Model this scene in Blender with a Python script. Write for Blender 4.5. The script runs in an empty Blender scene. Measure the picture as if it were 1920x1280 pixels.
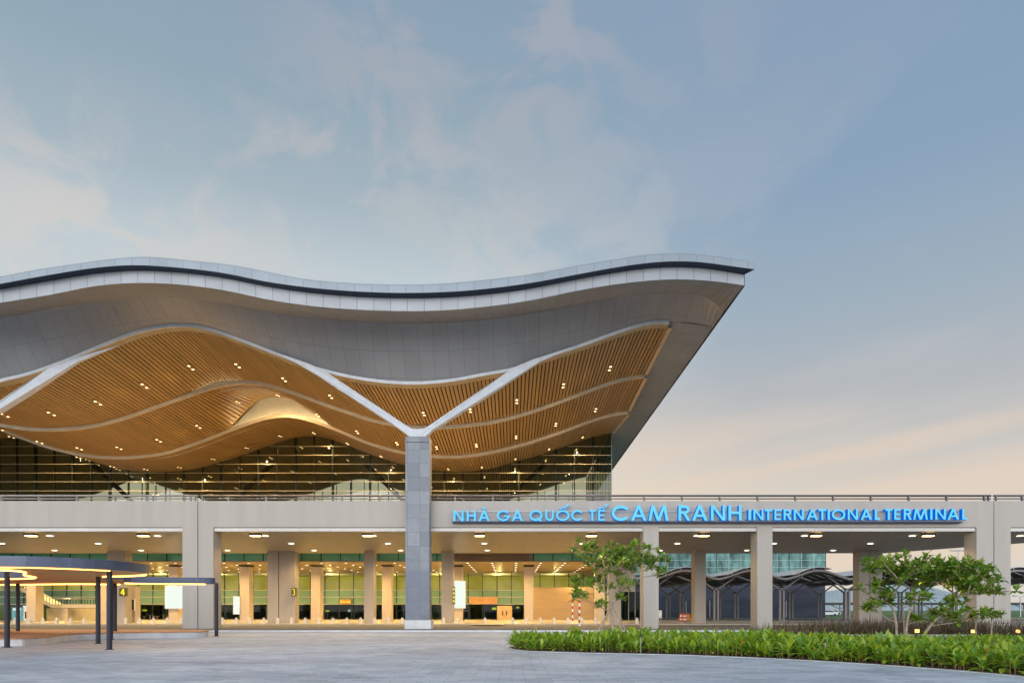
import bpy, bmesh, math, random
import numpy as np
from mathutils import Vector
random.seed(7)
R = math.radians
scene = bpy.context.scene
col = scene.collection

# ------------------------------------------------------------------ camera, sky, sun, exposure
F = 1280.0; EYE = 1.6; HZ = 1142.0
def P(px, py, Y):
    """a point of the place seen at photo pixel (px, py), at distance Y in front of the camera"""
    return ((px - 960) / F * Y, Y, EYE + (HZ - py) / F * Y)
cam = bpy.data.objects.new('camera', bpy.data.cameras.new('camera'))
col.objects.link(cam); scene.camera = cam
cam.location = (0, 0, EYE); cam.rotation_euler = (R(90), 0, 0)
cam.data.sensor_width = 36; cam.data.lens = 24.0
cam.data.shift_y = (HZ - 640) / 1920.0
cam.data.clip_start = 0.1; cam.data.clip_end = 8000
scene.view_settings.view_transform = 'Standard'; scene.view_settings.look = 'None'
scene.view_settings.exposure = 0.0; scene.view_settings.gamma = 1.0

def lin(r, g, b):
    f = lambda c: (c / 255 / 12.92) if c <= 10 else ((c / 255 + 0.055) / 1.055) ** 2.4
    return (f(r), f(g), f(b), 1.0)

class NT:
    """tiny node-tree helper"""
    def __init__(s, tree): s.t = tree; s.n = tree.nodes; s.l = tree.links
    def new(s, kind, **kw):
        n = s.n.new(kind)
        for k, v in kw.items(): setattr(n, k, v)
        return n
    def put(s, sock, v):
        if isinstance(v, bpy.types.NodeSocket): s.l.new(v, sock)
        else: sock.default_value = v
    def math(s, op, a, b=0.0, c=None, clamp=False):
        n = s.new('ShaderNodeMath', operation=op, use_clamp=clamp); s.put(n.inputs[0], a); s.put(n.inputs[1], b)
        if c is not None: s.put(n.inputs[2], c)
        return n.outputs[0]
    def ramp(s, fac, stops, mode='LINEAR'):
        n = s.new('ShaderNodeValToRGB'); cr = n.color_ramp; cr.interpolation = mode
        while len(cr.elements) < len(stops): cr.elements.new(0.5)
        for e, (p, c) in zip(cr.elements, stops): e.position = p; e.color = c
        s.put(n.inputs[0], fac); return n.outputs[0]
    def mix(s, fac, a, b, blend='MIX'):
        n = s.new('ShaderNodeMix', data_type='RGBA', blend_type=blend)
        s.put(n.inputs[0], fac); s.put(n.inputs[6], a); s.put(n.inputs[7], b); return n.outputs[2]
    def noise(s, vec, scale=5, detail=4, rough=0.5, dist=0.0):
        n = s.new('ShaderNodeTexNoise'); s.put(n.inputs['Vector'], vec)
        n.inputs['Scale'].default_value = scale; n.inputs['Detail'].default_value = detail
        n.inputs['Roughness'].default_value = rough; n.inputs['Distortion'].default_value = dist
        return n.outputs['Fac']
    def maprange(s, v, a, b, c=0.0, d=1.0, smooth=True):
        n = s.new('ShaderNodeMapRange', interpolation_type='SMOOTHSTEP' if smooth else 'LINEAR')
        s.put(n.inputs[0], v)
        for i, x in enumerate((a, b, c, d)): n.inputs[i + 1].default_value = x
        return n.outputs[0]
    def scale(s, vec, xyz):
        n = s.new('ShaderNodeVectorMath', operation='MULTIPLY'); s.put(n.inputs[0], vec); n.inputs[1].default_value = xyz
        return n.outputs[0]
    def xyz(s, vec):
        n = s.new('ShaderNodeSeparateXYZ'); s.put(n.inputs[0], vec); return n.outputs
    def vec(s, x, y, z):
        n = s.new('ShaderNodeCombineXYZ'); s.put(n.inputs[0], x); s.put(n.inputs[1], y); s.put(n.inputs[2], z); return n.outputs[0]

SUN_EL, SUN_ROT = 7.0, 196.0
world = bpy.data.worlds.new('World'); scene.world = world; world.use_nodes = True
w = NT(world.node_tree); w.n.clear()
tc = w.new('ShaderNodeTexCoord').outputs['Generated']
X, Yd, Z = w.xyz(tc)
right = w.ramp(Z, [(0.0, lin(220, 215, 207)), (0.10, lin(219, 210, 198)), (0.19, lin(206, 201, 195)), (0.28, lin(180, 185, 190)),
                   (0.38, lin(160, 177, 191)), (0.50, lin(140, 165, 190)), (0.70, lin(132, 158, 186)), (1.0, lin(118, 146, 178))])
left = w.ramp(Z, [(0.0, lin(224, 222, 216)), (0.30, lin(206, 214, 217)), (0.43, lin(193, 206, 212)), (0.50, lin(166, 184, 195)),
                  (0.58, lin(149, 171, 186)), (0.68, lin(139, 161, 183)), (1.0, lin(118, 146, 178))])
side = w.maprange(X, -0.10, 0.32)
base = w.mix(side, left, right)
glow_h = w.math('MULTIPLY', w.maprange(X, 0.55, 0.12), w.maprange(Z, 0.30, 0.05))
glow_h = w.math('MULTIPLY', glow_h, w.maprange(Yd, 0.3, 0.8))
base = w.mix(w.math('MULTIPLY', glow_h, 0.75), base, lin(246, 226, 196))
den = w.math('ADD', Z, 0.22)
cu = w.math('DIVIDE', X, den); cv = w.math('DIVIDE', Yd, den)
cvec = w.vec(cu, cv, 0.0)
n1 = w.noise(w.vec(w.math('ADD', w.math('MULTIPLY', cu, 1.25), w.math('MULTIPLY', cv, 0.25)), w.math('MULTIPLY', cv, 1.0), 6.1), 1.9, 8, 0.55, 0.35)
n2 = w.noise(w.scale(cvec, (1, 1, 1)), 0.8, 3, 0.5)
cl = w.math('MULTIPLY', w.maprange(n1, 0.44, 0.66), w.maprange(n2, 0.32, 0.58))
ccol = w.ramp(Z, [(0.0, lin(235, 214, 190)), (0.3, lin(226, 217, 208)), (0.45, lin(211, 207, 204)), (0.6, lin(174, 177, 187)), (0.75, lin(168, 172, 184))])
cl = w.math('MULTIPLY', cl, 0.28)
puff = w.maprange(w.noise(w.scale(tc, (3.0, 3.0, 4.2)), 2.6, 9, 0.60, 0.6), 0.42, 0.60)
for cx, cy, rad, amt in ((150, 400, .16, .95), (60, 430, .12, .6), (360, 400, .12, .8), (590, 305, .13, .95), (760, 190, .20, .8), (800, 60, .15, .6), (990, 60, .18, .85), (300, 470, .14, .6), (940, 430, .13, .6), (1130, 330, .22, .45), (1240, 150, .22, .35), (480, 480, .14, .5)):
    d = Vector((cx - 960, F, HZ - cy)).normalized()
    vd = w.new('ShaderNodeVectorMath', operation='DISTANCE'); w.put(vd.inputs[0], tc); vd.inputs[1].default_value = d
    mk = w.math('MULTIPLY', w.maprange(vd.outputs['Value'], rad * 1.15, rad * .15), amt)
    cl = w.math('MAXIMUM', cl, w.math('MULTIPLY', mk, puff))
base = w.mix(w.math('MULTIPLY', cl, 0.8), base, ccol)
streak = w.noise(w.vec(w.math('MULTIPLY', X, 1.3), w.math('ADD', w.math('MULTIPLY', Z, 15.0), w.math('MULTIPLY', X, -2.0)), 1.3), 1.0, 4, 0.5)
sf = w.math('MULTIPLY', w.maprange(streak, 0.42, 0.62), w.math('MULTIPLY', w.maprange(Z, 0.34, 0.16), w.maprange(X, 0.0, 0.2)))
base = w.mix(w.math('MULTIPLY', sf, 0.6), base, lin(236, 212, 190))
base = w.mix(w.math('MULTIPLY', w.maprange(Yd, 0.25, -0.4), 0.75), base, lin(186, 199, 216))
# the sky in front of the facade (behind the camera) is the bright half of this dusk sky
back = w.math('ADD', 1.0, w.math('MULTIPLY', w.maprange(Yd, 0.2, -0.75), w.math('ADD', 0.9, w.maprange(Z, 0.6, 0.05, 0.0, 3.0))))
nb = w.new('ShaderNodeVectorMath', operation='SCALE'); w.put(nb.inputs[0], base); w.put(nb.inputs[3], back)
sky = w.new('ShaderNodeTexSky', sky_type='NISHITA', sun_disc=False, sun_elevation=R(SUN_EL), sun_rotation=R(SUN_ROT))
bg1 = w.new('ShaderNodeBackground'); w.put(bg1.inputs[0], sky.outputs[0]); bg1.inputs[1].default_value = 0.05
bg2 = w.new('ShaderNodeBackground'); w.put(bg2.inputs[0], nb.outputs[0]); bg2.inputs[1].default_value = 1.07
mx = w.new('ShaderNodeMixShader'); mx.inputs[0].default_value = 0.90
w.l.new(bg1.outputs[0], mx.inputs[1]); w.l.new(bg2.outputs[0], mx.inputs[2])
w.l.new(mx.outputs[0], w.new('ShaderNodeOutputWorld').inputs[0])

sun = bpy.data.objects.new('sun', bpy.data.lights.new('sun', 'SUN')); col.objects.link(sun)
sun.data.energy = 0.75; sun.data.angle = R(35); sun.data.color = (1.0, 0.95, 0.90)
sun.rotation_euler = (R(90 - SUN_EL), 0, R(-(SUN_ROT - 180)))

# ------------------------------------------------------------------ materials
def material(name):
    m = bpy.data.materials.new(name); m.use_nodes = True; t = NT(m.node_tree)
    return m, t, t.n['Principled BSDF']
def plain(name, c, rough=0.5, metal=0.0, var=0.08, scale=1.5, bump=0.0, spec=0.5, stretch=(1, 1, 1)):
    m, t, b = material(name)
    o = t.new('ShaderNodeTexCoord').outputs['Object']
    n = t.noise(t.scale(o, stretch), scale, 6, 0.6)
    d = tuple(x * (1 - var) for x in c[:3]) + (1,); u = tuple(min(1, x * (1 + var)) for x in c[:3]) + (1,)
    t.put(b.inputs['Base Color'], t.mix(t.maprange(n, 0.3, 0.7), d, u))
    b.inputs['Roughness'].default_value = rough; b.inputs['Metallic'].default_value = metal
    b.inputs['Specular IOR Level'].default_value = spec
    if bump:
        bp = t.new('ShaderNodeBump'); bp.inputs['Strength'].default_value = bump; bp.inputs['Distance'].default_value = 0.02
        t.put(bp.inputs['Height'], t.noise(o, scale * 12, 5, 0.6)); t.l.new(bp.outputs[0], b.inputs['Normal'])
    return m
def glow(name, c, s):
    m = bpy.data.materials.new(name); m.use_nodes = True; t = NT(m.node_tree); t.n.clear()
    e = t.new('ShaderNodeEmission'); e.inputs[0].default_value = c; e.inputs[1].default_value = s
    t.l.new(e.outputs[0], t.new('ShaderNodeOutputMaterial').inputs[0]); return m
def pane_mat(name, tint, refl=0.12, rough=0.02, solid=None, sfac=0.0):
    m = bpy.data.materials.new(name); m.use_nodes = True; t = NT(m.node_tree); t.n.clear()
    tr = t.new('ShaderNodeBsdfTransparent'); tr.inputs[0].default_value = tint
    gl = t.new('ShaderNodeBsdfGlossy'); gl.inputs['Roughness'].default_value = rough
    lw = t.new('ShaderNodeLayerWeight'); lw.inputs[0].default_value = 0.25
    f = t.math('ADD', t.math('MULTIPLY', lw.outputs['Fresnel'], 0.4), refl, clamp=True)
    sh = tr.outputs[0]
    if solid:
        df = t.new('ShaderNodeBsdfDiffuse'); df.inputs[0].default_value = solid
        ms = t.new('ShaderNodeMixShader'); ms.inputs[0].default_value = sfac
        t.l.new(sh, ms.inputs[1]); t.l.new(df.outputs[0], ms.inputs[2]); sh = ms.outputs[0]
    m2 = t.new('ShaderNodeMixShader'); t.put(m2.inputs[0], f); t.l.new(sh, m2.inputs[1]); t.l.new(gl.outputs[0], m2.inputs[2])
    t.l.new(m2.outputs[0], t.new('ShaderNodeOutputMaterial').inputs[0]); return m
def panels(name, c1, c2, mortar, bw, rh, ms, rough, metal, offset=0.0, coord='UV', rv=.15):
    m, t, b = material(name)
    o = t.new('ShaderNodeTexCoord').outputs[coord]
    br = t.new('ShaderNodeTexBrick'); br.offset = offset; br.squash = 1.0
    t.put(br.inputs['Vector'], o); br.inputs['Color1'].default_value = c1; br.inputs['Color2'].default_value = c2
    br.inputs['Mortar'].default_value = mortar; br.inputs['Scale'].default_value = 1.0
    br.inputs['Mortar Size'].default_value = ms; br.inputs['Mortar Smooth'].default_value = 0.1
    br.inputs['Brick Width'].default_value = bw; br.inputs['Row Height'].default_value = rh
    n = t.noise(o, 0.35, 5, 0.6)
    cc = t.mix(t.maprange(n, 0.3, 0.7), br.outputs['Color'], t.mix(1.0, br.outputs['Color'], (0.9, 0.9, 0.9, 1), 'MULTIPLY'))
    t.put(b.inputs['Base Color'], cc); b.inputs['Metallic'].default_value = metal
    t.put(b.inputs['Roughness'], t.maprange(t.noise(o, 1.3, 4, 0.6), 0.3, 0.7, rough * (1 - rv), rough * (1 + rv)))
    return m
def leafy(name, c, trans=0.35, dark=0.75):
    m = bpy.data.materials.new(name); m.use_nodes = True; t = NT(m.node_tree); t.n.clear()
    o = t.new('ShaderNodeTexCoord').outputs['Object']
    n = t.noise(o, 6, 3, 0.6)
    cc = t.mix(t.maprange(n, 0.3, 0.7), tuple(x * dark for x in c[:3]) + (1,), c)
    d = t.new('ShaderNodeBsdfDiffuse'); tl = t.new('ShaderNodeBsdfTranslucent'); g = t.new('ShaderNodeBsdfGlossy')
    t.put(d.inputs[0], cc); t.put(tl.inputs[0], t.mix(1.0, cc, (1.0, 1.1, 0.5, 1), 'MULTIPLY'))
    g.inputs['Roughness'].default_value = 0.4
    a = t.new('ShaderNodeMixShader'); a.inputs[0].default_value = trans
    t.l.new(d.outputs[0], a.inputs[1]); t.l.new(tl.outputs[0], a.inputs[2])
    b = t.new('ShaderNodeMixShader'); b.inputs[0].default_value = 0.06
    t.l.new(a.outputs[0], b.inputs[1]); t.l.new(g.outputs[0], b.inputs[2])
    t.l.new(b.outputs[0], t.new('ShaderNodeOutputMaterial').inputs[0]); return m
def timber(name, pitch, x0, c1, c2):
    m, t, b = material(name)
    o = t.new('ShaderNodeTexCoord').outputs['Object']
    wn = t.new('ShaderNodeTexWhiteNoise', noise_dimensions='1D')
    t.put(wn.inputs['W'], t.math('FLOOR', t.math('DIVIDE', t.math('SUBTRACT', t.xyz(o)[0], x0), pitch)))
    g = t.noise(t.scale(o, (6, 0.25, 6)), 1.0, 5, 0.6)
    f = t.math('ADD', t.math('MULTIPLY', wn.outputs['Value'], 0.55), t.math('MULTIPLY', g, 0.45))
    t.put(b.inputs['Base Color'], t.mix(f, c1, c2)); b.inputs['Roughness'].default_value = 0.45
    return m

M = {}
M['fascia'] = panels('white_aluminium_cladding', (.33, .33, .335, 1), (.365, .365, .37, 1), (.2, .2, .21, 1), 1.16, 40, .03, .38, .25)
M['cap'] = panels('silver_roof_edge_cladding', (.25, .275, .295, 1), (.28, .305, .325, 1), (.20, .22, .24, 1), 1.16, 40, .03, .38, .3)
M['recess'] = plain('navy_gutter_paint', (.012, .022, .055, 1), .5)
M['soffit'] = panels('grey_soffit_cladding', (.325, .32, .32, 1), (.345, .34, .34, 1), (.22, .22, .22, 1), 1.16, 2.05, .016, .42, .35)
M['roof'] = plain('roof_sheet', (.35, .36, .38, 1), .4, .3)
PITCH = 0.325; XLEFT = -84.0
M['timber'] = timber('timber_slats', PITCH, XLEFT, (.28, .150, .037, 1), (.40, .225, .06, 1))
M['trim'] = plain('tan_ceiling_trim', (.40, .29, .15, 1), .5, var=.1)
M['void'] = plain('dark_ceiling_void', (.012, .008, .005, 1), .9)
M['rimwhite'] = plain('white_ceiling_rim', (.57, .575, .585, 1), .4)
M['cream'] = plain('cream_plaster', (.82, .73, .56, 1), .6, var=.05)
M['rib'] = plain('pale_rib', (.50, .42, .29, 1), .5)
M['arm'] = plain('white_steel_paint', (.55, .55, .56, 1), .35)
M['hallglass'] = pane_mat('olive_hall_glass', (.48, .52, .38, 1), .05)
M['mull'] = plain('dark_mullion_metal', (.03, .035, .03, 1), .4, .5)
M['fin'] = plain('pale_gold_fin', (.50, .43, .27, 1), .3, .3)
M['beige'] = plain('beige_concrete_paint', (.43, .37, .305, 1), .55, var=.055, scale=.9, bump=.04, stretch=(1.1, 1.1, .10))
M['strip'] = panels('white_edge_strip', (.66, .60, .53, 1), (.70, .64, .57, 1), (.5, .48, .45, 1), 2.4, 40, .02, .4, .0, coord='Object')
M['vsoffit'] = panels('metal_viaduct_ceiling', (.40, .36, .31, 1), (.42, .38, .33, 1), (.20, .18, .15, 1), 1.2, 40, .012, .40, .3, coord='Object', rv=.03)
M['lowceil'] = plain('gold_ceiling_panel', (.42, .32, .16, 1), .48, .08, var=.04, stretch=(1, .1, 1))
M['intcol'] = plain('beige_column_stone', (.56, .46, .36, 1), .5, var=.06)
M['green'] = pane_mat('green_fascia_glass', (.02, .05, .04, 1), .15, .1, (.11, .52, .36, 1), .95)
M['louvre'] = plain('brown_louvre', (.30, .20, .13, 1), .5)
M['frost'] = pane_mat('frosted_green_glass', (.30, .5, .35, 1), .0, .15, (.26, .44, .27, 1), .75)
M['doorglass'] = pane_mat('dark_green_glass', (.36, .44, .34, 1), .0)
M['upglass'] = pane_mat('clear_olive_glass', (.80, .80, .55, 1), .0)
M['olive'] = plain('olive_interior_wall', (.46, .45, .15, 1), .7, var=.12, scale=.3)
M['darkint'] = plain('dark_interior', (.03, .035, .03, 1), .7)
M['plaster'] = plain('cream_wall_paint', (.62, .56, .45, 1), .7, var=.05)
M['board'] = plain('plywood_hoarding', (.40, .28, .16, 1), .6, var=.06, stretch=(.3, 1, 3))
M['portal'] = plain('pale_timber_veneer', (.60, .42, .20, 1), .45, var=.1)
M['orange'] = plain('orange_timber_panel', (.55, .29, .10, 1), .45, var=.12)
M['kerb'] = plain('white_granite_kerb', (.66, .63, .60, 1), .6, var=.08, bump=.1)
M['granite'] = plain('grey_granite', (.30, .29, .28, 1), .6, var=.1)
M['asphalt'] = plain('asphalt', (.16, .145, .13, 1), .8, var=.2, scale=2, bump=.2)
M['footpath'] = plain('cream_footpath_stone', (.44, .385, .30, 1), .5, var=.08)
M['soil'] = plain('brown_soil', (.09, .05, .03, 1), .9, var=.4, scale=6, bump=.5)
M['lawn'] = plain('mown_grass', (.09, .16, .03, 1), .9, var=.3, scale=.8)
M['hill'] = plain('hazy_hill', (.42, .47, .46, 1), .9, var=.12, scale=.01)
M['navy'] = plain('navy_pergola_metal', (.075, .085, .125, 1), .35, .25, var=.15)
M['post'] = plain('black_post_metal', (.018, .018, .028, 1), .32, .3)
M['cedar'] = plain('cedar_boards', (.62, .31, .10, 1), .45, var=.3, scale=2.0, stretch=(.35, 6, 1))
M['deckwood'] = plain('deck_boards', (.42, .22, .12, 1), .55, var=.25, scale=2.0, stretch=(.4, 7, 1))
M['benchstone'] = plain('pale_bench_stone', (.52, .51, .50, 1), .5, var=.12)
M['steel'] = plain('grey_rail_steel', (.33, .32, .31, 1), .3, .6)
M['darkrail'] = plain('brown_grey_rail', (.16, .145, .14, 1), .4, .4)
M['bark'] = plain('pale_bark', (.40, .31, .22, 1), .8, var=.25, scale=9, bump=.3)
M['leaf1'] = leafy('leaf_deep', (.14, .27, .03, 1)); M['leaf2'] = leafy('leaf_mid', (.27, .41, .05, 1)); M['leaf3'] = leafy('leaf_olive', (.45, .49, .08, 1))
M['can1'] = leafy('canna_bright', (.42, .54, .035, 1), .4); M['can2'] = leafy('canna_mid', (.20, .37, .03, 1), .4); M['can3'] = leafy('canna_yellow', (.38, .52, .06, 1), .4)
M['stemred'] = plain('tan_stem', (.30, .17, .07, 1), .7); M['flower'] = plain('white_petal', (.85, .85, .78, 1), .6); M['redflower'] = plain('red_petal', (.6, .07, .02, 1), .6)
M['straw1'] = leafy('brown_blade', (.16, .10, .05, 1), .25); M['straw2'] = leafy('purple_brown_blade', (.10, .05, .045, 1), .25); M['straw3'] = leafy('green_brown_blade', (.14, .14, .05, 1), .25)
M['red'] = plain('red_paint', (.60, .02, .02, 1), .4); M['white'] = plain('white_paint', (.80, .80, .78, 1), .4)
M['canopy'] = plain('dark_canopy_sheet', (.045, .043, .042, 1), .5, .2)
M['canopysteel'] = plain('grey_brown_steel', (.27, .24, .225, 1), .45, .2)
M['polycarb'] = plain('pale_canopy_panel', (.5, .5, .5, 1), .25)
M['tealglass'] = plain('teal_curtain_glass', (.15, .27, .235, 1), .35, 0, var=.6, scale=.5, stretch=(1.6, 1, .6), spec=.15)
M['navyclad'] = plain('navy_cladding', (.022, .026, .045, 1), .3, .2, var=.5, scale=.25, stretch=(.6, 1, 2))
M['palegrid'] = plain('pale_teal_mullion', (.45, .62, .58, 1), .4)
M['blue'] = plain('sky_blue_kiosk', (.12, .42, .60, 1), .4); M['dkgreen'] = plain('bottle_green_cabinet', (.01, .07, .02, 1), .3)
M['barrier'] = plain('orange_barrier', (.65, .22, .02, 1), .5); M['black'] = plain('black_plastic', (.015, .015, .015, 1), .4)
M['carglass'] = plain('car_window', (.02, .025, .03, 1), .1)
M['lampwarm'] = glow('warm_lamp', (1.0, .70, .30, 1), 7); M['lampbig'] = glow('big_warm_lamp', (1.0, .58, .18, 1), 14)
M['lampwhite'] = glow('white_lamp', (1.0, .90, .66, 1), 7); M['led'] = glow('amber_led', (1.0, .45, .09, 1), 7)
M['gardenlamp'] = glow('garden_lamp', (1.0, .60, .18, 1), 2.2)
M['cove'] = glow('cove_light', (1.0, .77, .44, 1), 34)
M['screen'] = glow('lit_white_panel', (.92, 1.0, .90, 1), .98); M['yglyph'] = glow('yellow_lit_figure', (1.0, .85, .03, 1), 1.2)
M['yellowsign'] = plain('dark_olive_sign', (.10, .09, .01, 1), .5); M['osign'] = glow('orange_sign_face', (.95, .38, .02, 1), .9); M['ytext'] = glow('yellow_text', (1, .9, .25, 1), 1.6)
M['lface'] = glow('sky_blue_letter_face', (.16, .64, 1.0, 1), 1.15); M['lside'] = glow('deep_blue_letter_side', (.004, .12, .62, 1), 1.0)
M['navybar'] = plain('navy_bar', (.01, .015, .05, 1), .5)

def stone_mat():
    m, t, b = material('grey_column_stone')
    o = t.new('ShaderNodeTexCoord').outputs['Object']; x, y, z = t.xyz(o)
    br = t.new('ShaderNodeTexBrick'); br.offset = 0.0
    t.put(br.inputs['Vector'], t.vec(t.math('ADD', t.math('ADD', x, y), 10.0), z, 0.0))
    for k, v in (('Color1', (.175, .185, .20, 1)), ('Color2', (.265, .275, .29, 1)), ('Mortar', (.10, .105, .12, 1)), ('Scale', 1.0), ('Mortar Size', .012), ('Brick Width', .95), ('Row Height', 1.07)): br.inputs[k].default_value = v
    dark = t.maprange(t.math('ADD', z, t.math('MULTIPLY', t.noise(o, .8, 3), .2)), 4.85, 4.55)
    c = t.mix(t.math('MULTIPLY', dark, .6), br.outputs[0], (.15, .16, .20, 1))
    t.put(b.inputs['Base Color'], t.mix(t.maprange(t.noise(o, 2.6, 8, .7), .42, .66, 0, .22), c, (.12, .125, .145, 1)))
    b.inputs['Roughness'].default_value = .45
    return m
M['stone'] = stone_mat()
def paver_mat():
    m, t, b = material('grey_pavers')
    o = t.new('ShaderNodeTexCoord').outputs['Object']
    def bricks(wd, ht, c1, c2, mo, ms, off):
        br = t.new('ShaderNodeTexBrick'); br.offset = .5; t.put(br.inputs['Vector'], t.scale(o, (1, 1, 1)))
        for k, v in (('Color1', c1), ('Color2', c2), ('Mortar', mo), ('Scale', 1.0), ('Mortar Size', ms), ('Brick Width', wd), ('Row Height', ht), ('Bias', off)): br.inputs[k].default_value = v
        return br.outputs[0]
    a = bricks(.6, .3, (.44, .47, .51, 1), (.30, .325, .36, 1), (.17, .18, .20, 1), .007, -.15)
    big = t.noise(t.scale(o, (.10, .22, 1)), 1.0, 5, .6, .6)
    wn = t.new('ShaderNodeTexWhiteNoise', noise_dimensions='2D')
    x, y, z = t.xyz(o)
    t.put(wn.inputs['Vector'], t.vec(t.math('FLOOR', t.math('DIVIDE', x, 1.2)), t.math('FLOOR', t.math('DIVIDE', y, .3)), 0))
    c = t.mix(t.maprange(big, .38, .62, 0, .9), a, t.mix(1.0, a, (1.30, 1.30, 1.28, 1), 'MULTIPLY'))
    c = t.mix(t.maprange(wn.outputs[0], .84, .95, 0, .5), c, (.46, .50, .55, 1))
    st = t.noise(t.scale(o, (.7, .7, 1)), 1.0, 7, .7)
    c = t.mix(t.maprange(st, .52, .72, 0, .55), c, (.20, .22, .25, 1))
    t.put(b.inputs['Base Color'], c)
    t.put(b.inputs['Roughness'], t.maprange(st, .3, .7, .6, .85)); b.inputs['Specular IOR Level'].default_value = .3
    return m
M['paver'] = paver_mat()

# ------------------------------------------------------------------ mesh helpers
ORIGIN = {}
class MB:
    def __init__(s): s.v = []; s.f = []; s.m = []; s.uv = {}
    def add(s, vs, fs, m=0):
        n = len(s.v); s.v += [tuple(v) for v in vs]
        for f in fs: s.f.append([i + n for i in f]); s.m.append(m)
        return s
    def box(s, x0, x1, y0, y1, z0, z1, m=0):
        return s.add([(x0, y0, z0), (x1, y0, z0), (x1, y1, z0), (x0, y1, z0), (x0, y0, z1), (x1, y0, z1), (x1, y1, z1), (x0, y1, z1)],
              [(0, 3, 2, 1), (4, 5, 6, 7), (0, 1, 5, 4), (1, 2, 6, 5), (2, 3, 7, 6), (3, 0, 4, 7)], m)
    def prism_xz(s, poly, y0, y1, m=0, ms=None):
        """polygon of (x, z) extruded along y; m = front/back material, ms = side material"""
        n = len(poly); ms = m if ms is None else ms
        s.add([(x, y0, z) for x, z in poly] + [(x, y1, z) for x, z in poly], [list(range(n)), list(range(2 * n - 1, n - 1, -1))], m)
        k = len(s.v) - 2 * n
        for i in range(n):
            j = (i + 1) % n; s.f.append([k + j, k + i, k + n + i, k + n + j]); s.m.append(ms)
        return s
    def prism_xy(s, poly, z0, z1, m=0, mtop=None):
        n = len(poly)
        s.add([(x, y, z0) for x, y in poly] + [(x, y, z1) for x, y in poly], [list(range(n - 1, -1, -1))], m)
        k = len(s.v) - 2 * n
        s.f.append([k + n + i for i in range(n)]); s.m.append(m if mtop is None else mtop)
        for i in range(n):
            j = (i + 1) % n; s.f.append([k + i, k + j, k + n + j, k + n + i]); s.m.append(m)
        return s
    def tube(s, pts, rad, n=8, m=0, cap=True):
        pts = [Vector(p) for p in pts]; rad = rad if isinstance(rad, (list, tuple)) else [rad] * len(pts)
        base = len(s.v); up = None
        for i, p in enumerate(pts):
            d = (pts[min(i + 1, len(pts) - 1)] - pts[max(i - 1, 0)]).normalized()
            if up is None: up = d.orthogonal().normalized()
            up = (up - d * up.dot(d)); up = up.normalized() if up.length > 1e-6 else d.orthogonal().normalized()
            sd = d.cross(up)
            for k in range(n):
                a = 2 * math.pi * k / n; s.v.append(tuple(p + (up * math.cos(a) + sd * math.sin(a)) * rad[i]))
        for i in range(len(pts) - 1):
            for k in range(n):
                a = base + i * n + k; b = base + i * n + (k + 1) % n
                s.f.append([a, b, b + n, a + n]); s.m.append(m)
        if cap:
            s.f.append([base + k for k in range(n - 1, -1, -1)]); s.m.append(m)
            e = base + (len(pts) - 1) * n; s.f.append([e + k for k in range(n)]); s.m.append(m)
        return s
    def loft(s, A, B, m=0, v0=0.0, uvx=None):
        """strip between two point rows; uv in metres"""
        n = len(A); k = len(s.v); s.v += [tuple(p) for p in A] + [tuple(p) for p in B]
        for i in range(n - 1):
            fi = len(s.f); s.f.append([k + i, k + i + 1, k + n + i + 1, k + n + i]); s.m.append(m)
            la = (Vector(A[i]) - Vector(B[i])).length; lb = (Vector(A[i + 1]) - Vector(B[i + 1])).length
            s.uv[fi] = [(A[i][0] + 100, v0), (A[i + 1][0] + 100, v0), (B[i + 1][0] + 100, v0 + lb), (B[i][0] + 100, v0 + la)]
        return s
    def build(s, name, mats, parent=None, smooth=False, origin=None, flip=False):
        me = bpy.data.meshes.new(name)
        o = bpy.data.objects.new(name, me); col.objects.link(o)
        off = Vector((0, 0, 0))
        if parent is not None: off = Vector(ORIGIN.get(parent.name, (0, 0, 0))); o.parent = parent; ORIGIN[o.name] = tuple(off)
        elif origin is not None: off = Vector(origin); o.location = off; ORIGIN[o.name] = tuple(off)
        me.from_pydata([tuple(Vector(v) - off) for v in s.v], [], s.f)
        mats = mats if isinstance(mats, (list, tuple)) else [mats]
        for x in mats: me.materials.append(M[x])
        me.polygons.foreach_set('material_index', s.m)
        if s.uv:
            ul = me.uv_layers.new(name='UVMap')
            for fi, c in s.uv.items():
                for li, q in zip(me.polygons[fi].loop_indices, c): ul.data[li].uv = q
        if smooth: me.polygons.foreach_set('use_smooth', [True] * len(me.polygons))
        me.update(); return o
def tag(o, label=None, cat=None, group=None, kind=None):
    if label: o['label'] = label
    if cat: o['category'] = cat
    if group: o['group'] = group
    if kind: o['kind'] = kind
    return o
def thing(name, label, cat, loc=(0, 0, 0), group=None):
    o = bpy.data.objects.new(name, None); o.empty_display_size = .3; col.objects.link(o); o.location = loc
    ORIGIN[o.name] = tuple(loc); return tag(o, label, cat, group)
def copy_thing(o, loc, label=None, group=None, rotz=None):
    c = o.copy(); col.objects.link(c); c.location = loc; ORIGIN[c.name] = tuple(loc)
    if rotz is not None: c.rotation_euler.z = rotz
    if label: c['label'] = label
    if group: c['group'] = group
    for ch in o.children:
        d = ch.copy(); col.objects.link(d); d.parent = c
        for g in ch.children:
            e = g.copy(); col.objects.link(e); e.parent = d
    return c
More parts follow.
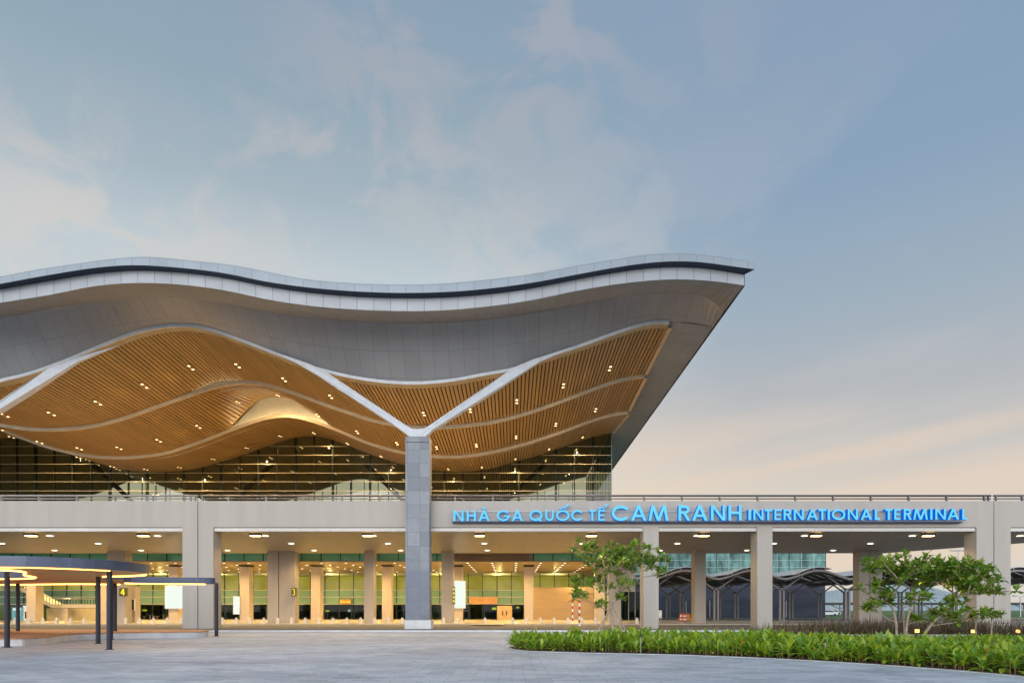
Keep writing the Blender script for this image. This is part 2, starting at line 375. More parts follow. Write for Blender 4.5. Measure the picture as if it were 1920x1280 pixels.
def lamp(name, kind, loc, power, color, parent=None, spot=150, size=.1, rot=(0, 0, 0), blend=.6):
    l = bpy.data.lights.new(name, kind); l.energy = power; l.color = color
    if kind == 'SPOT': l.spot_size = R(spot); l.spot_blend = blend; l.shadow_soft_size = size
    elif kind == 'AREA': l.size = size
    else: l.shadow_soft_size = size
    o = bpy.data.objects.new(name, l); col.objects.link(o); o.rotation_euler = rot
    if parent is not None: o.parent = parent; o.location = Vector(loc) - Vector(ORIGIN.get(parent.name, (0, 0, 0)))
    else: o.location = loc
    return o
WARM = (1.0, .66, .28); WARM2 = (1.0, .66, .30)

# ------------------------------------------------------------------ roof curves (profile of each edge of the roof, at its own depth)
WAVE = 36.3; XL = -84.0
class Curve:
    def __init__(s, Y, pts):
        s.Y = Y; a = np.array(sorted(pts)); xs = np.arange(a[0, 0], a[-1, 0] + .1, 4.0)
        px, py = a[:, 0], a[:, 1]; m = np.gradient(py, px)
        i = np.clip(np.searchsorted(px, xs) - 1, 0, len(px) - 2); h = px[i + 1] - px[i]; t = np.clip((xs - px[i]) / h, 0, 1)
        ys = (2*t**3-3*t**2+1)*py[i] + (t**3-2*t**2+t)*h*m[i] + (-2*t**3+3*t**2)*py[i+1] + (t**3-t**2)*h*m[i+1]
        k = np.exp(-np.linspace(-1.5, 1.5, 13) ** 2); k /= k.sum()
        yp = np.concatenate([2*ys[0]-ys[6:0:-1], ys, 2*ys[-1]-ys[-2:-8:-1]]); s.ys = np.convolve(yp, k, 'valid'); s.xs = xs
    def z(s, X):
        px = 960 + X * F / s.Y; W = WAVE * F / s.Y
        p0 = px; x0 = max(0, s.xs[0]); f = lambda q: float(np.interp(q, s.xs, s.ys))
        while px < x0: px += W
        py = f(px)
        if p0 < x0: py += (f(x0) - f(x0 + W)) * math.exp((p0 - x0) / 140)
        return EYE + (HZ - py) / F * s.Y
    def row(s, x1, n=260, dz=0.0, dy=0.0, xs=None):
        xs = np.linspace(XL, x1, n) if xs is None else xs
        return [(x, s.Y + dy, s.z(x) + dz) for x in xs]
cT = Curve(46.3, [(0,519.7),(47,510),(94,502.5),(139,496),(206,487),(262,482.8),(319,486),(337,488),(450,501),(500,511),(570,524.5),(664,532.5),(758,535),(824,533.5),(890,528),(1000,514.7),(1079,500),(1144,489),(1205,480),(1253,476),(1306,477.5),(1347,482),(1396,489.5),(1417,494)])
cUB = Curve(46.3, [(0,532),(94,515),(187,501),(244,497),(319,500.4),(420,512),(500,528),(580,539),(664,546),(758,549),(850,546.5),(1000,529.5),(1079,515),(1150,502),(1205,494),(1253,490),(1307,490.8),(1370,498.7),(1417,505)])
cWT = Curve(47, [(0,542),(94,526),(187,512),(244,507.5),(319,509.4),(420,521),(500,537),(580,548.5),(664,556),(758,559),(850,557),(1000,540),(1079,524),(1150,511.5),(1205,504),(1253,501),(1320,503),(1396,515),(1420,519)])
cWB = Curve(47, [(0,567.5),(94,552.5),(187,535),(244,530.6),(319,532),(420,544),(500,561),(580,573),(664,580),(758,583),(824,582),(900,576),(1000,562),(1079,545.6),(1150,533.5),(1205,527),(1262,523.5),(1320,525.5),(1396,535),(1420,539)])
cDB = Curve(51.5, [(0,596.6),(94,580),(187,565.6),(240,559),(304,556.5),(412,567.5),(500,584),(580,596),(664,603),(758,606),(850,604.5),(1000,587),(1079,572),(1150,559),(1205,551.7),(1253,549),(1310,553),(1340,566),(1358,586),(1370,596)])
cC0 = Curve(54, [(0,711.5),(63,695.5),(112,678),(187,647),(262,618.5),(319,608.2),(345,607.5),(375,611),(450,635),(500,654),(543,671),(601,690.5),(680,708),(773,716),(851,710),(910,699),(961,690),(1022,667.5),(1079,649),(1160,620),(1200,607),(1233,601.5),(1262,603),(1300,606),(1345,613)])
cT1 = Curve(65, [(0,793.7),(45,800.5),(102,802.3),(158,798),(204,789),(249,775.6),(294,759.7),(345,741.7),(390,725.7),(427,716.5),(455,713.5),(480,714.5),(504,719.4),(538,730),(572,741.6),(620,759.7),(645,767.6),(690,783),(727,791.4),(758,796),(799,798),(838,797.5),(883,793.7),(920,789),(956,781),(1013,764),(1070,743),(1126,721.5),(1172,707.5),(1205,702.5),(1240,703),(1270,708)])
cR2 = Curve(75, [(0,801.6),(45,819.8),(90,835.6),(136,847),(181,853.8),(226,855.4),(272,852.6),(320,844.7),(345,836.5),(390,820.5),(420,808.4),(458,794.5),(492,783),(520,777.8),(549,778),(583,785.8),(620,799),(645,809),(690,828),(727,839),(756,846),(808,852.8),(849,853.8),(900,849),(956,837),(1013,821),(1070,801),(1126,781),(1160,773),(1200,769),(1240,772)])
cF = Curve(88, [(0,822),(22,820.5),(56,827.7),(90,838),(124,849),(170,863),(204,874),(238,881.5),(272,884.4),(320,884),(345,882.5),(368,878.5),(413,866),(470,848),(515,831.5),(549,820.8),(575,817),(598,818),(620,823),(645,832),(690,850),(724,861.7),(758,872),(808,881),(840,884),(872,884),(920,878.7),(956,868),(1013,852.6),(1058,837),(1104,821.5),(1147,811.5),(1180,806)])
XO = 16.0      # outer edge of the roof overhang
def XI(Y): return 12.45 + (Y - 54) / 34 * .42   # right edge of the timber ceiling
Y1, Y2, Y3, Y4 = 65.0, 75.0, 88.0, 118.0
def zT2back(X):   # back edge of the second ceiling tier rises above the rib at each wave crest
    ph = ((X + 25.9 + WAVE / 2) % WAVE) - WAVE / 2
    if X > 3: return cR2.z(X)
    return cR2.z(X) + float(np.interp(ph, PHX, PHZ))
def zT1back(X):
    ph = ((X + 25.9 + WAVE / 2) % WAVE) - WAVE / 2
    return cT1.z(X) + (float(np.interp(ph, (-5.6, -4.2, -2.6, -1.2, 0, .8), (0, .16, .30, .24, .08, 0))) if X < 3 else 0)
_px = np.arange(-9, 9.01, .05); _pz = np.interp(_px, (-5.3, -4.16, -2.8, -1.5, -.17, 1.17, 3.16, 5.16, 6.2), (0, .80, 1.64, 2.16, 2.02, 1.80, 1.05, .32, 0))
_k = np.exp(-np.linspace(-2, 2, 25) ** 2); PHX = _px; PHZ = np.convolve(_pz, _k / _k.sum(), 'same')
RIBH = .30
def ceil_z(X, Y):
    """underside of the timber ceiling"""
    def lp(za, zb, a, b): return za + (zb - za) * (Y - a) / (b - a)
    if Y < Y1: return lp(cC0.z(X) - .3, zT1back(X), 54, Y1)
    if Y < Y2: return lp(cT1.z(X) - RIBH, zT2back(X), Y1, Y2)
    if Y < Y3: return lp(cR2.z(X) - RIBH, cF.z(X), Y2, Y3)
    return cF.z(X) + .25

# ------------------------------------------------------------------ terminal building
T = thing('terminal_building', 'big airport terminal with a wavy overhanging roof, slatted timber ceiling and glass halls', 'terminal')
def rowY(c, Y, x1, **k): return c.row(x1, **k)
XT = 16.48
b = MB(); top = cT.row(XT, 280); ub = cUB.row(XT, 280)
b.loft(top, ub, 0); b.build('roof_edge_band', 'cap', T)
xcap = 15.72; xs = np.linspace(XL, xcap, 260)
b = MB(); A = [(x, 46.5, cT.z(x) + .02) for x in xs]; B = [(x, 46.5, cT.z(x) + .16) for x in xs]; C = [(x, 47.6, cT.z(x) + .16) for x in xs]
b.loft(B, A).loft(C, B); b.build('roof_capping', 'cap', T)
b = MB(); b.loft(cUB.row(XT, 280), cWT.row(XO, 280)); b.build('gutter_recess', 'recess', T)
b = MB(); b.loft(cWT.row(XO - .02, 280), cWB.row(XO - .02, 280)); b.build('fascia', 'fascia', T)
b = MB(); b.loft(cT.row(XO, 120), [(x, 112, cT.z(x) + .5) for x in np.linspace(XL, XO, 120)]); b.build('roof_sheet', 'roof', T)
b = MB()
WBr = cWB.row(XO, 280); DBr = cDB.row(XO, 280); C0r = cC0.row(XO, 280)
b.loft(WBr, DBr, 0, 0.0); b.loft(DBr, C0r, 0, 2.05)
# strip of soffit that runs back outside the timber ceiling
rows = []
for Y in np.linspace(54, 112, 24):
    t = min(1, (Y - 54) / 34); zi = (1 - t) * cC0.z(XI(54)) + t * (cF.z(XI(88)) + .02); zo = cC0.z(XO)
    xi = XI(min(Y, 88)); rows.append([(xi + (XO - xi) * k / 4, Y, zi + (zo - zi) * (k / 4)) for k in range(5)])
for i in range(len(rows) - 1):
    for k in range(4):
        q = [rows[i][k], rows[i][k + 1], rows[i + 1][k + 1], rows[i + 1][k]]
        fi = len(b.f); b.add(q, [(0, 1, 2, 3)]); b.uv[fi] = [(p[0] + 100, p[1] - 54 + 6.3) for p in q]
b.build('roof_soffit', 'soffit', T)
b = MB(); b.prism_xy([(XO - .02, 47), (XO + .02, 47), (XO + .02, 112), (XO - .02, 112)], cC0.z(XO) - .12, cT.z(XO) - .03)
b.build('gable_edge', 'recess', T)
# white rim and the slatted ceiling tiers
xs0 = np.linspace(XL, XI(54), 300)
b = MB(); A = [(x, 53.95, cC0.z(x) + .03) for x in xs0]; B = [(x, 53.95, cC0.z(x) - .2) for x in xs0]; C = [(x, 54.12, cC0.z(x) - .2) for x in xs0]
b.loft(A, B).loft(B, C); b.build('ceiling_rim', 'rimwhite', T)
def tier(z0, z1, ya, yb, x1, backz=.25):
    m = MB(); x = XL
    while x < x1 - .1:
        xe = min(x + PITCH - .085, x1); v = []
        for (yy, zf) in ((ya, z0), (yb, z1)):
            for xx in (x, xe):
                zz = zf(xx); v += [(xx, yy, zz), (xx, yy, zz + .14)]
        m.add(v, [(0, 2, 6, 4), (0, 4, 5, 1), (2, 3, 7, 6), (0, 1, 3, 2), (4, 6, 7, 5)]); x += PITCH
    xs = np.linspace(XL, x1, 150)
    m.loft([(x, ya, z0(x) + backz - .06) for x in xs], [(x, yb, z1(x) + backz) for x in xs], 1)
    m.uv = {}
    return m
tier(lambda x: cC0.z(x) - .28, zT1back, 54.75, Y1, XI(60)).build('timber_ceiling', ['timber', 'void'], T)
tier(lambda x: cT1.z(x) - RIBH + .02, zT2back, Y1 + .1, Y2, XI(70)).build('timber_ceiling', ['timber', 'void'], T)
tier(lambda x: cR2.z(x) - RIBH + .02, lambda x: cF.z(x) + .02, Y2 + .1, Y3, XI(82)).build('timber_ceiling', ['timber', 'void'], T)
tier(lambda x: cF.z(x) + .15, lambda x: cF.z(x) + .15, Y3 + .3, Y4, XI(88) - .1).build('hall_ceiling', ['timber', 'void'], T)
b = MB(); b.loft([(x, 54.12, cC0.z(x) - .205) for x in xs0], [(x, 54.75, cC0.z(x) - .27) for x in xs0]); b.build('ceiling_trim', 'trim', T)
b = MB()
for (ya, yb) in ((54.4, Y1), (Y1, Y2), (Y2, Y3)):
    A = [(XI(ya) - .02, ya + .05, ceil_z(XI(ya), ya + .05) - .04), (XI(yb) - .02, yb, ceil_z(XI(yb), yb - .05) - .04)]
    B = [(p[0] + .35, p[1], p[2] + .03) for p in A]
    b.add([A[0], A[1], B[1], B[0]], [(0, 1, 2, 3)])
b.build('ceiling_side_trim', 'portal', T)
for c, Yy, zb, xe in ((cT1, Y1, zT1back, XI(65)), (cR2, Y2, zT2back, XI(75))):
    xs = np.linspace(XL, xe, 320)
    m = MB(); m.loft([(x, Yy + 1.7, zb(x) + .95) for x in xs], [(x, Yy + 1.7, c.z(x) - .1) for x in xs]); m.uv = {}; m.build('ceiling_upstand', 'cream', T)
    for k in range(3):
        xc = -25.9 - WAVE * k
        lx = np.linspace(xc - 4.6, xc + (5.4 if c is cR2 else .2), 24)
        m = MB(); m.tube([(x, Yy + .3, c.z(x) + .02) for x in lx], .05 if c is cR2 else .014, 6); m.build('cove_light', 'cove', T)
    m = MB(); A = [(x, Yy - .1, c.z(x) + .03) for x in xs]; B = [(x, Yy - .1, c.z(x) - RIBH) for x in xs]; C = [(x, Yy + .12, c.z(x) - RIBH) for x in xs]; D = [(x, Yy + .04, c.z(x) + .03) for x in xs]
    m.loft(D, A).loft(A, B).loft(B, C); m.uv = {}; m.build('ceiling_rib', 'rib', T)
# upper hall: floor, front glass, side glass, fins, mullions, far glass
DECK = 9.45
b = MB(); b.box(XL, 15.0, 78, 120, 7.16, DECK); b.build('departures_floor', 'granite', T)
xr = XI(88); bays = [xr - 2.4 * k for k in range(0, 36)]
for i in range(len(bays) - 1):
    xa, xb = bays[i + 1], bays[i]
    xx = np.linspace(xa + .03, xb - .03, 6)
    poly = [(xx[0], DECK), (xx[-1], DECK)] + [(x, cF.z(x)) for x in xx[::-1]]
    m = MB(); m.add([(x, Y3, z) for x, z in poly], [list(range(len(poly)))]); m.build('hall_window', 'hallglass', T)
    wdt = .13 if i % 2 else .28
    m = MB(); m.box(xa - wdt / 2, xa + wdt / 2, Y3 + .05, Y3 + .35, DECK, cF.z(xa) + .1); m.build('mullion', 'mull', T)
m = MB(); m.box(xr - .08, xr, Y3 + .02, Y3 + .2, DECK, cF.z(xr)); m.build('mullion', 'palegrid', T)
m = MB(); m.add([(xr, Y3 + .02, DECK), (xr, Y4, DECK), (xr, Y4, cF.z(xr)), (xr, Y3 + .02, cF.z(xr))], [(0, 1, 2, 3)]); m.build('side_window', 'hallglass', T)
for k in range(10):
    y = Y3 + 3 * k + 2; m = MB(); m.box(xr - .15, xr - .03, y, y + .12, DECK, cF.z(xr)); m.build('side_mullion', 'mull', T)
for py in (836.8, 853.3, 870, 886.6, 903, 920):
    z = EYE + (HZ - py) / F * Y3; run = []
    xs = np.arange(XL, xr + .01, .15); on = None
    m = MB()
    for x in list(xs) + [None]:
        ok = x is not None and cF.z(x) > z + .12
        if ok and on is None: on = x
        if not ok and on is not None:
            m.box(on, (last if x is not None else xr), Y3 - .14, Y3 - .02, z - .03, z + .03); on = None
        last = x if x is not None else None
    m.build('window_fin', 'fin', T)
b = MB()   # slender raking struts behind the glass
for k in range(-5, 1):
    xc = -7.6 + WAVE * (k / 2.0)
    if k % 2 == 0:
        for sx in (-1, 1): b.tube([(xc, 91, DECK), (xc + sx * 12, 91, min(cF.z(xc + sx * 12), 21))], .32, 6)
b.build('hall_strut', 'mull', T)
for k in range(34):
    x = xr - 2.4 * k; m = MB(); m.box(x - .05, x + .05, Y4 - .1, Y4 + .1, DECK, cF.z(x)); m.build('far_mullion', 'mull', T)
# ---- ground floor of the terminal
XE = 15.0
m = MB(); m.box(XL, XE, 78.0, 100.0, 7.08, 7.14); m.build('arrivals_ceiling', 'lowceil', T)
for k in range(-42, 7):
    x = .25 + 2.2 * k
    if -6.8 < x < 2.2: continue
    if x + 2.1 > XE or x < XL: continue
    m = MB(); m.box(x + .05, x + 2.15, 77.85, 77.98, 7.14, 8.3); m.build('fascia_glass', 'green', T)
    m = MB(); m.box(x - .05, x + .05, 77.8, 77.98, 7.12, 8.3); m.build('fascia_mullion', 'mull', T)
m = MB(); m.box(-6.5, 1.95, 77.95, 77.98, 7.14, 8.3, 0)
for k in range(6): m.box(-6.5, 1.95, 77.78, 77.94, 7.2 + .19 * k, 7.32 + .19 * k, 0)
m.build('louvre_panel', 'louvre', T)
m = MB(); m.box(XL, XE, 77.7, 78.0, 7.02, 7.1); m.build('ceiling_edge', 'trim', T)
for k in range(-9, 2):
    x = 1.5 + 8.75 * k
    m = MB(); m.box(x, x + 1.15, 84, 85.4, .15, 6.85); m.box(x - .06, x + 1.21, 83.94, 85.46, 6.93, 7.08, 1); m.box(x - .04, x + 1.19, 83.96, 85.44, .15, .32, 0)
    m.build('arrivals_column', ['intcol', 'darkint'], T)
GY = 100.0
for k in range(-43, 8):
    xa = -.1 + 2.1 * k; xb = xa + 2.1
    if xb > XE + .1: continue
    hid = (3.1 < xa < 11.4)
    m = MB(); m.add([(xa + .05, GY, 4.45), (xb - .05, GY, 4.45), (xb - .05, GY, 7.05), (xa + .05, GY, 7.05)], [(0, 1, 2, 3)]); m.build('arrivals_window', 'upglass', T)
    m = MB(); m.box(xa - .05, xa + .05, GY - .08, GY + .12, .15, 7.05); m.build('arrivals_mullion', 'mull', T)
    if hid: continue
    m = MB(); m.add([(xa + .05, GY, 2.42), (xb - .05, GY, 2.42), (xb - .05, GY, 4.4), (xa + .05, GY, 4.4)], [(0, 1, 2, 3)]); m.build('frosted_window', 'frost', T)
    m = MB(); m.add([(xa + .05, GY, .2), (xb - .05, GY, .2), (xb - .05, GY, 2.36), (xa + .05, GY, 2.36)], [(0, 1, 2, 3)]); m.build('door_glass', 'doorglass', T)
for z in (2.39, 3.43, 4.43, 7.0):
    m = MB(); m.box(XL, XE, GY - .14, GY - .09, z - .045, z + .045); m.build('transom', 'fin', T)
m = MB(); m.box(XL, XE, 112, 112.4, .15, 7.05); m.build('back_wall', 'olive', T)
m = MB()
for k in range(26):
    x = -74 + k * 3.3 + random.uniform(-.6, .6); m.box(x, x + random.uniform(1.2, 2.6), 108, 109, .15, random.uniform(1.0, 2.3))
m.build('check_in_counter', 'darkint', T)
rs = random.Random(9)
for k in range(30):
    x = -70 + k * 2.6 + rs.uniform(-.8, .8); z = rs.uniform(1.2, 1.9); q = rs.choice(('screen', 'yglyph', 'blue', 'white', 'portal', 'portal'))
    m = MB(); m.box(x, x + rs.uniform(.3, 1.1), 106.5, 106.7, z, z + rs.uniform(.12, .4)); m.build('counter_panel', q, T)
    m = MB(); m.box(x + 1.3, x + 1.42, 103, 103.1, .15, rs.uniform(1.2, 2.3)); m.build('queue_post', 'steel', T)
m = MB(); m.box(XL, XE, 100.3, 112, 3.9, 4.15); m.build('mezzanine_edge', 'darkint', T)
m = MB(); m.box(XL, XE, 100.2, 112, 7.05, 7.15); m.build('interior_ceiling', 'plaster', T)
m = MB(); m.box(3.1, 11.6, 97.0, 97.3, .15, 4.75); m.build('hoarding', 'board', T)
m = MB(); m.box(-2.15, 0.0, 98.6, 99.8, .15, 2.15)
m.build('portal', 'portal', T)
m = MB(); m.box(-1.95, -.2, 98.52, 98.59, .15, 1.95); o = m.build('door', 'portal', T)
m = MB(); m.box(-1.42, -1.28, 98.42, 98.51, .8, 1.4); m.box(-.88, -.74, 98.42, 98.51, .8, 1.4); m.build('handle', 'black', o)
m = MB(); m.box(-6.3, -2.15, 99.5, 99.85, 2.42, 3.4); m.build('timber_panel', 'orange', T)
# glazed entrance at the right end
m = MB(); m.box(13.0, 15.9, 88, 88.3, 3.9, 7.0); m.box(13.0, 15.9, 88, 97, 7.0, 7.06)
m.build('end_wall', 'beige', T)
for k in range(3):
    m = MB(); m.box(14.2 + .85 * k, 14.95 + .85 * k, 87.9, 88.0, .2, 3.85); m.build('end_door', 'doorglass', T)
    m = MB(); m.box(14.95 + .85 * k, 15.05 + .85 * k, 87.85, 88.05, .15, 3.9); m.build('end_door_frame', 'canopysteel', T)

# ------------------------------------------------------------------ Y shaped roof columns
def roof_column(dx, label):
    t = thing('roof_column', label, 'column', (-7.35 + dx, 53.7, .1), 'stone columns with forked white arms under the roof')
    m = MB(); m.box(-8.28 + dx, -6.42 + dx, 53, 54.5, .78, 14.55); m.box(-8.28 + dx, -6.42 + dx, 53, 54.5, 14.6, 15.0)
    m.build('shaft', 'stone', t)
    m = MB(); m.box(-8.25 + dx, -6.45 + dx, 53.05, 54.45, 14.55, 14.6); m.build('shaft_joint', 'mull', t)
    m = MB(); m.box(-8.33 + dx, -6.28 + dx, 52.9, 54.6, .1, .78); m.build('plinth', 'kerb', t)
    L = [(769, 818), (736, 794), (600, 706.5), (555, 679.5), (490, 651.2), (490, 650.8), (575, 680), (604.5, 692), (763, 798), (772, 803), (783, 804), (783, 818)]
    Rr = [(783, 818), (783, 804), (794, 803), (801, 800), (920, 718), (961, 689.5), (1000, 673), (1085, 647), (1085, 647.4), (1012, 677.5), (920, 737), (812, 804), (797, 818)]
    for pl in (L, Rr):
        m = MB(); n = len(pl); fr = []; bk = []
        for x, y in pl[::-1]:
            f = min(1, max(0, (abs(x - 783) - 120) / 170)); yf = 53.2 + .70 * f; q = P(x, y, yf)
            fr.append((q[0] + dx, yf, q[2])); bk.append((q[0] + dx, yf + .65 * (1 - f) + .03, q[2]))
        m.add(fr + bk, [list(range(n)), list(range(2 * n - 1, n - 1, -1))] + [[(i + 1) % n, i, n + i, n + (i + 1) % n] for i in range(n)]); m.build('arm', 'arm', t)
    return t
roof_column(0, 'tall grey stone column carrying white forked arms in the middle of the facade')
roof_column(-WAVE, 'far left roof column of which only one white slanting arm shows at the edge')

# ------------------------------------------------------------------ viaduct
V = thing('viaduct', 'long beige drop off viaduct with columns running across the front of the terminal', 'viaduct', (0, 54, 0))
ZT, ZS, ZC = 10.18, 8.10, 7.82
J = [-84.0, -24.85, 38.12, 84.0]
for i in range(3):
    m = MB(); m.box(J[i] + .03, J[i + 1] - .03, 54, 54.35, ZS, ZT); m.build('parapet', 'beige', V)
m = MB(); m.box(-84, 84, 54.4, 54.6, ZS, ZT - .1); m.build('parapet_core', 'darkint', V)
def spans():
    cs = [(-26.07, -23.63), (10.4, 11.6), (19.4, 20.6), (36.75, 39.45)]
    xs = [-84] + [v for c in cs for v in c] + [84]
    return cs, [(xs[i], xs[i + 1]) for i in range(0, len(xs), 2)]
cs, sp = spans()
for a, c in sp:
    m = MB(); m.box(a + .02, c - .02, 54.12, 54.5, ZC - .02, ZS - .04); m.build('edge_strip', 'strip', V)
for a, c in cs:
    if c - a > 2:
        mid = -24.85 if a < 0 else 38.12
        for q in ((a, mid - .035), (mid + .035, c)):
            m = MB(); m.box(q[0], q[1], 54, 55.5, .1, ZS); m.build('column', 'beige', V)
        m = MB(); m.box(mid - .03, mid + .03, 54.2, 55.3, .1, ZS); m.build('column_joint', 'darkint', V)
    else:
        m = MB(); m.box(a, c, 54, 55.5, .1, ZS); m.build('column', 'beige', V)
for a, c in ((-43.1, -41.2), (-26.05, -24.89), (-24.81, -23.1), (-15.75, -14.7), (-7.5, -6.25), (10.3, 11.6), (19.45, 20.65), (36.95, 38.08), (38.15, 39.4)):
    m = MB(); m.box(a, c, 72.7, 74.0, .15, ZC); m.build('rear_column', 'beige', V)
for mid in (-24.85, 38.115):
    m = MB(); m.box(mid - .04, mid + .035, 72.8, 73.9, .15, ZC); m.build('column_joint', 'darkint', V)
rear = [(84, 50.5), (60, 58.0), (48, 64), (45.4, 68.4), (41.2, 75.6), (-84, 75.6)]
m = MB(); m.add([(x, y, ZC) for x, y in [(-84, 54.5), (84, 54.5)] + [(x, max(y, 54.9)) for x, y in rear]], [list(range(8))]); m.build('soffit', 'vsoffit', V)
rp = [(-84, 54.6), (84, 54.6)] + [(x, max(y, 54.9)) for x, y in rear]
m = MB(); m.prism_xy(rp, ZC + .03, DECK - .1); m.build('deck', 'granite', V)
m = MB(); m.box(-84, 15, 75.65, 77.98, 9.0, DECK - .1); m.build('deck_link', 'granite', V)
# railing on the parapet
RL = thing('railing', 'double bar metal railing along the top of the viaduct parapet', 'railing', (0, 54.2, ZT))
for i in range(3):
    for z, r in ((ZT + .44, .085), (ZT + .2, .05)):
        m = MB(); m.tube([(J[i] + .1, 54.2, z), (J[i + 1] - .1, 54.2, z)], r, 8); m.build('rail', 'steel' if i < 1 else 'darkrail', RL, smooth=True)
x = -61.5; k = 0
while x < 62:
    m = MB(); m.prism_xz([(x - .05, ZT), (x + .07, ZT), (x + .03, ZT + .40), (x - .07, ZT + .40)], 54.1, 54.3); m.build('rail_post', 'darkrail', RL)
    x += 3.0
for jx in (-24.85, 38.12):
    for d in (-.3, .3):
        m = MB(); m.box(jx + d - .04, jx + d + .04, 54.1, 54.3, ZT, ZT + .40); m.build('rail_post', 'darkrail', RL)

# ------------------------------------------------------------------ illuminated sign
S = thing('lettering_sign', 'sky blue illuminated letters NHÀ GA QUỐC TẾ CAM RANH INTERNATIONAL TERMINAL on the parapet', 'sign', (18, 53.6, 8.6))
def ring(cx, cz, rx, rz, t, a0, a1, n=28):
    out = []
    for i in range(n):
        q = [a0 + (a1 - a0) * (i + k) / n for k in (0, 1)]
        c = [(math.cos(R(a)), math.sin(R(a))) for a in q]
        out.append([(cx + rx * c[0][0], cz + rz * c[0][1]), (cx + rx * c[1][0], cz + rz * c[1][1]), (cx + (rx - t) * c[1][0], cz + (rz - t) * c[1][1]), (cx + (rx - t) * c[0][0], cz + (rz - t) * c[0][1])])
    return out
def glyph(ch, w, h, t):
    """list of stroke groups (each a list of convex quads) of one letter in a w x h box"""
    d = t * 1.12; rc = lambda x0, x1, z0, z1: [[(x0, z0), (x1, z0), (x1, z1), (x0, z1)]]
    q = lambda xb0, xb1, xt0, xt1, z0=0, z1=h: [[(xb0, z0), (xb1, z0), (xt1, z1), (xt0, z1)]]
    lt = {'N': [rc(0, t, 0, h), rc(w - t, w, 0, h), q(w - d, w, 0, d)],
          'H': [rc(0, t, 0, h), rc(w - t, w, 0, h), rc(t, w - t, h * .5 - t * .45, h * .5 + t * .45)],
          'A': [q(0, d, w / 2 - d / 2, w / 2 + d / 2), q(w - d, w, w / 2 - d / 2, w / 2 + d / 2), rc(w * .2, w * .8, h * .24, h * .24 + t * .85)],
          'M': [q(0, t, w * .14, w * .14 + t), q(w - t, w, w * .86 - t, w * .86), q(w / 2 - d / 2, w / 2 + d / 2, w * .14, w * .14 + d), q(w / 2 - d / 2, w / 2 + d / 2, w * .86 - d, w * .86)],
          'T': [rc(w / 2 - t / 2, w / 2 + t / 2, 0, h - t), rc(0, w, h - t, h)],
          'I': [rc(0, max(t, w), 0, h)], 'L': [rc(0, t, 0, h), rc(t, w, 0, t)],
          'E': [rc(0, t, 0, h), rc(t, w, 0, t * .9), rc(t, w, h - t * .9, h), rc(t, w * .92, h * .5 - t * .42, h * .5 + t * .42)],
          'U': [rc(0, t, w / 2, h), rc(w - t, w, w / 2, h), ring(w / 2, w / 2, w / 2, w / 2, t, 180, 360)],
          'O': [ring(w / 2, h / 2, w / 2, h / 2, t, 0, 360, 40)],
          'Q': [ring(w / 2, h / 2, w / 2, h / 2, t, 0, 360, 40), q(w * .80, w * 1.0, w * .52, w * .70, -h * .04, h * .30)],
          'C': [ring(w * .55, h / 2, w * .55, h / 2, t, 38, 322, 34)],
          'G': [ring(w * .52, h / 2, w * .52, h / 2, t, 38, 360, 34), rc(w * .55, w * 1.02, h * .5 - t * .8, h * .5)],
          'R': [rc(0, t, 0, h), rc(t, w * .5, h - t, h), rc(t, w * .5, h * .44, h * .44 + t), ring(w * .5, h * .72, w * .46, h * .28, t, -90, 90, 18), q(w - d, w + .02, w * .40, w * .40 + d, 0, h * .46)]}
    return lt[ch]
def accent(kind, w, h, t):
    q = lambda pts: [[p for p in pts]]
    c = w / 2
    if kind == 'grave': return [q([(c - t * 1.5, h * 1.30), (c - t * .2, h * 1.30), (c + t * .9, h * 1.06), (c - t * .1, h * 1.06)])]
    hat = [q([(c - t * 2.0, h * 1.06), (c - t * .9, h * 1.06), (c + t * .4, h * 1.26), (c - t * .5, h * 1.26)]), q([(c + t * .9, h * 1.06), (c + t * 2.0, h * 1.06), (c + t * .5, h * 1.26), (c - t * .4, h * 1.26)])]
    return hat + [q([(c + t * 1.3, h * 1.24), (c + t * 2.2, h * 1.24), (c + t * 3.9, h * 1.52), (c + t * 2.5, h * 1.52)])]
SY = 53.45
def letters(word, h_px, z_px, t_px):
    for ch, x0, x1 in word:
        acc = None
        if ch == 'À': ch, acc = 'A', 'grave'
        if ch == 'Ố': ch, acc = 'O', 'both'
        if ch == 'Ế': ch, acc = 'E', 'both'
        s = SY / F; wd = (x1 - x0) * s; h = h_px * s; t = t_px * s
        X0, _, Z0 = P(x0, z_px - (x0 - 850) * .0033, SY)
        m = MB(); strokes = glyph(ch, wd, h, t) + (accent(acc, wd, h, t) if acc else [])
        for i, grp in enumerate(strokes):
            for poly in grp: m.prism_xz([(X0 + px, Z0 + pz) for px, pz in poly], SY - .004 * i, SY + .38, 0, 1)
        m.build('letter', ['lface', 'lside'], S)
letters([('N',850.6,869.2),('H',875.4,892.2),('À',897.6,918),('G',931.7,955),('A',960,980.3),('Q',992.6,1017),('U',1022.4,1038.3),('Ố',1042.8,1067.6),('C',1071,1092.3),('T',1104.7,1116.3),('Ế',1121.6,1134.3)], 20.4, 976.6, 3.4)
letters([('C',1147,1178.4),('A',1182.8,1212.2),('M',1216,1253.4),('R',1272.2,1293.8),('A',1297.5,1326.6),('N',1333,1359.8),('H',1366,1390.3)], 28.6, 976.8, 4.9)
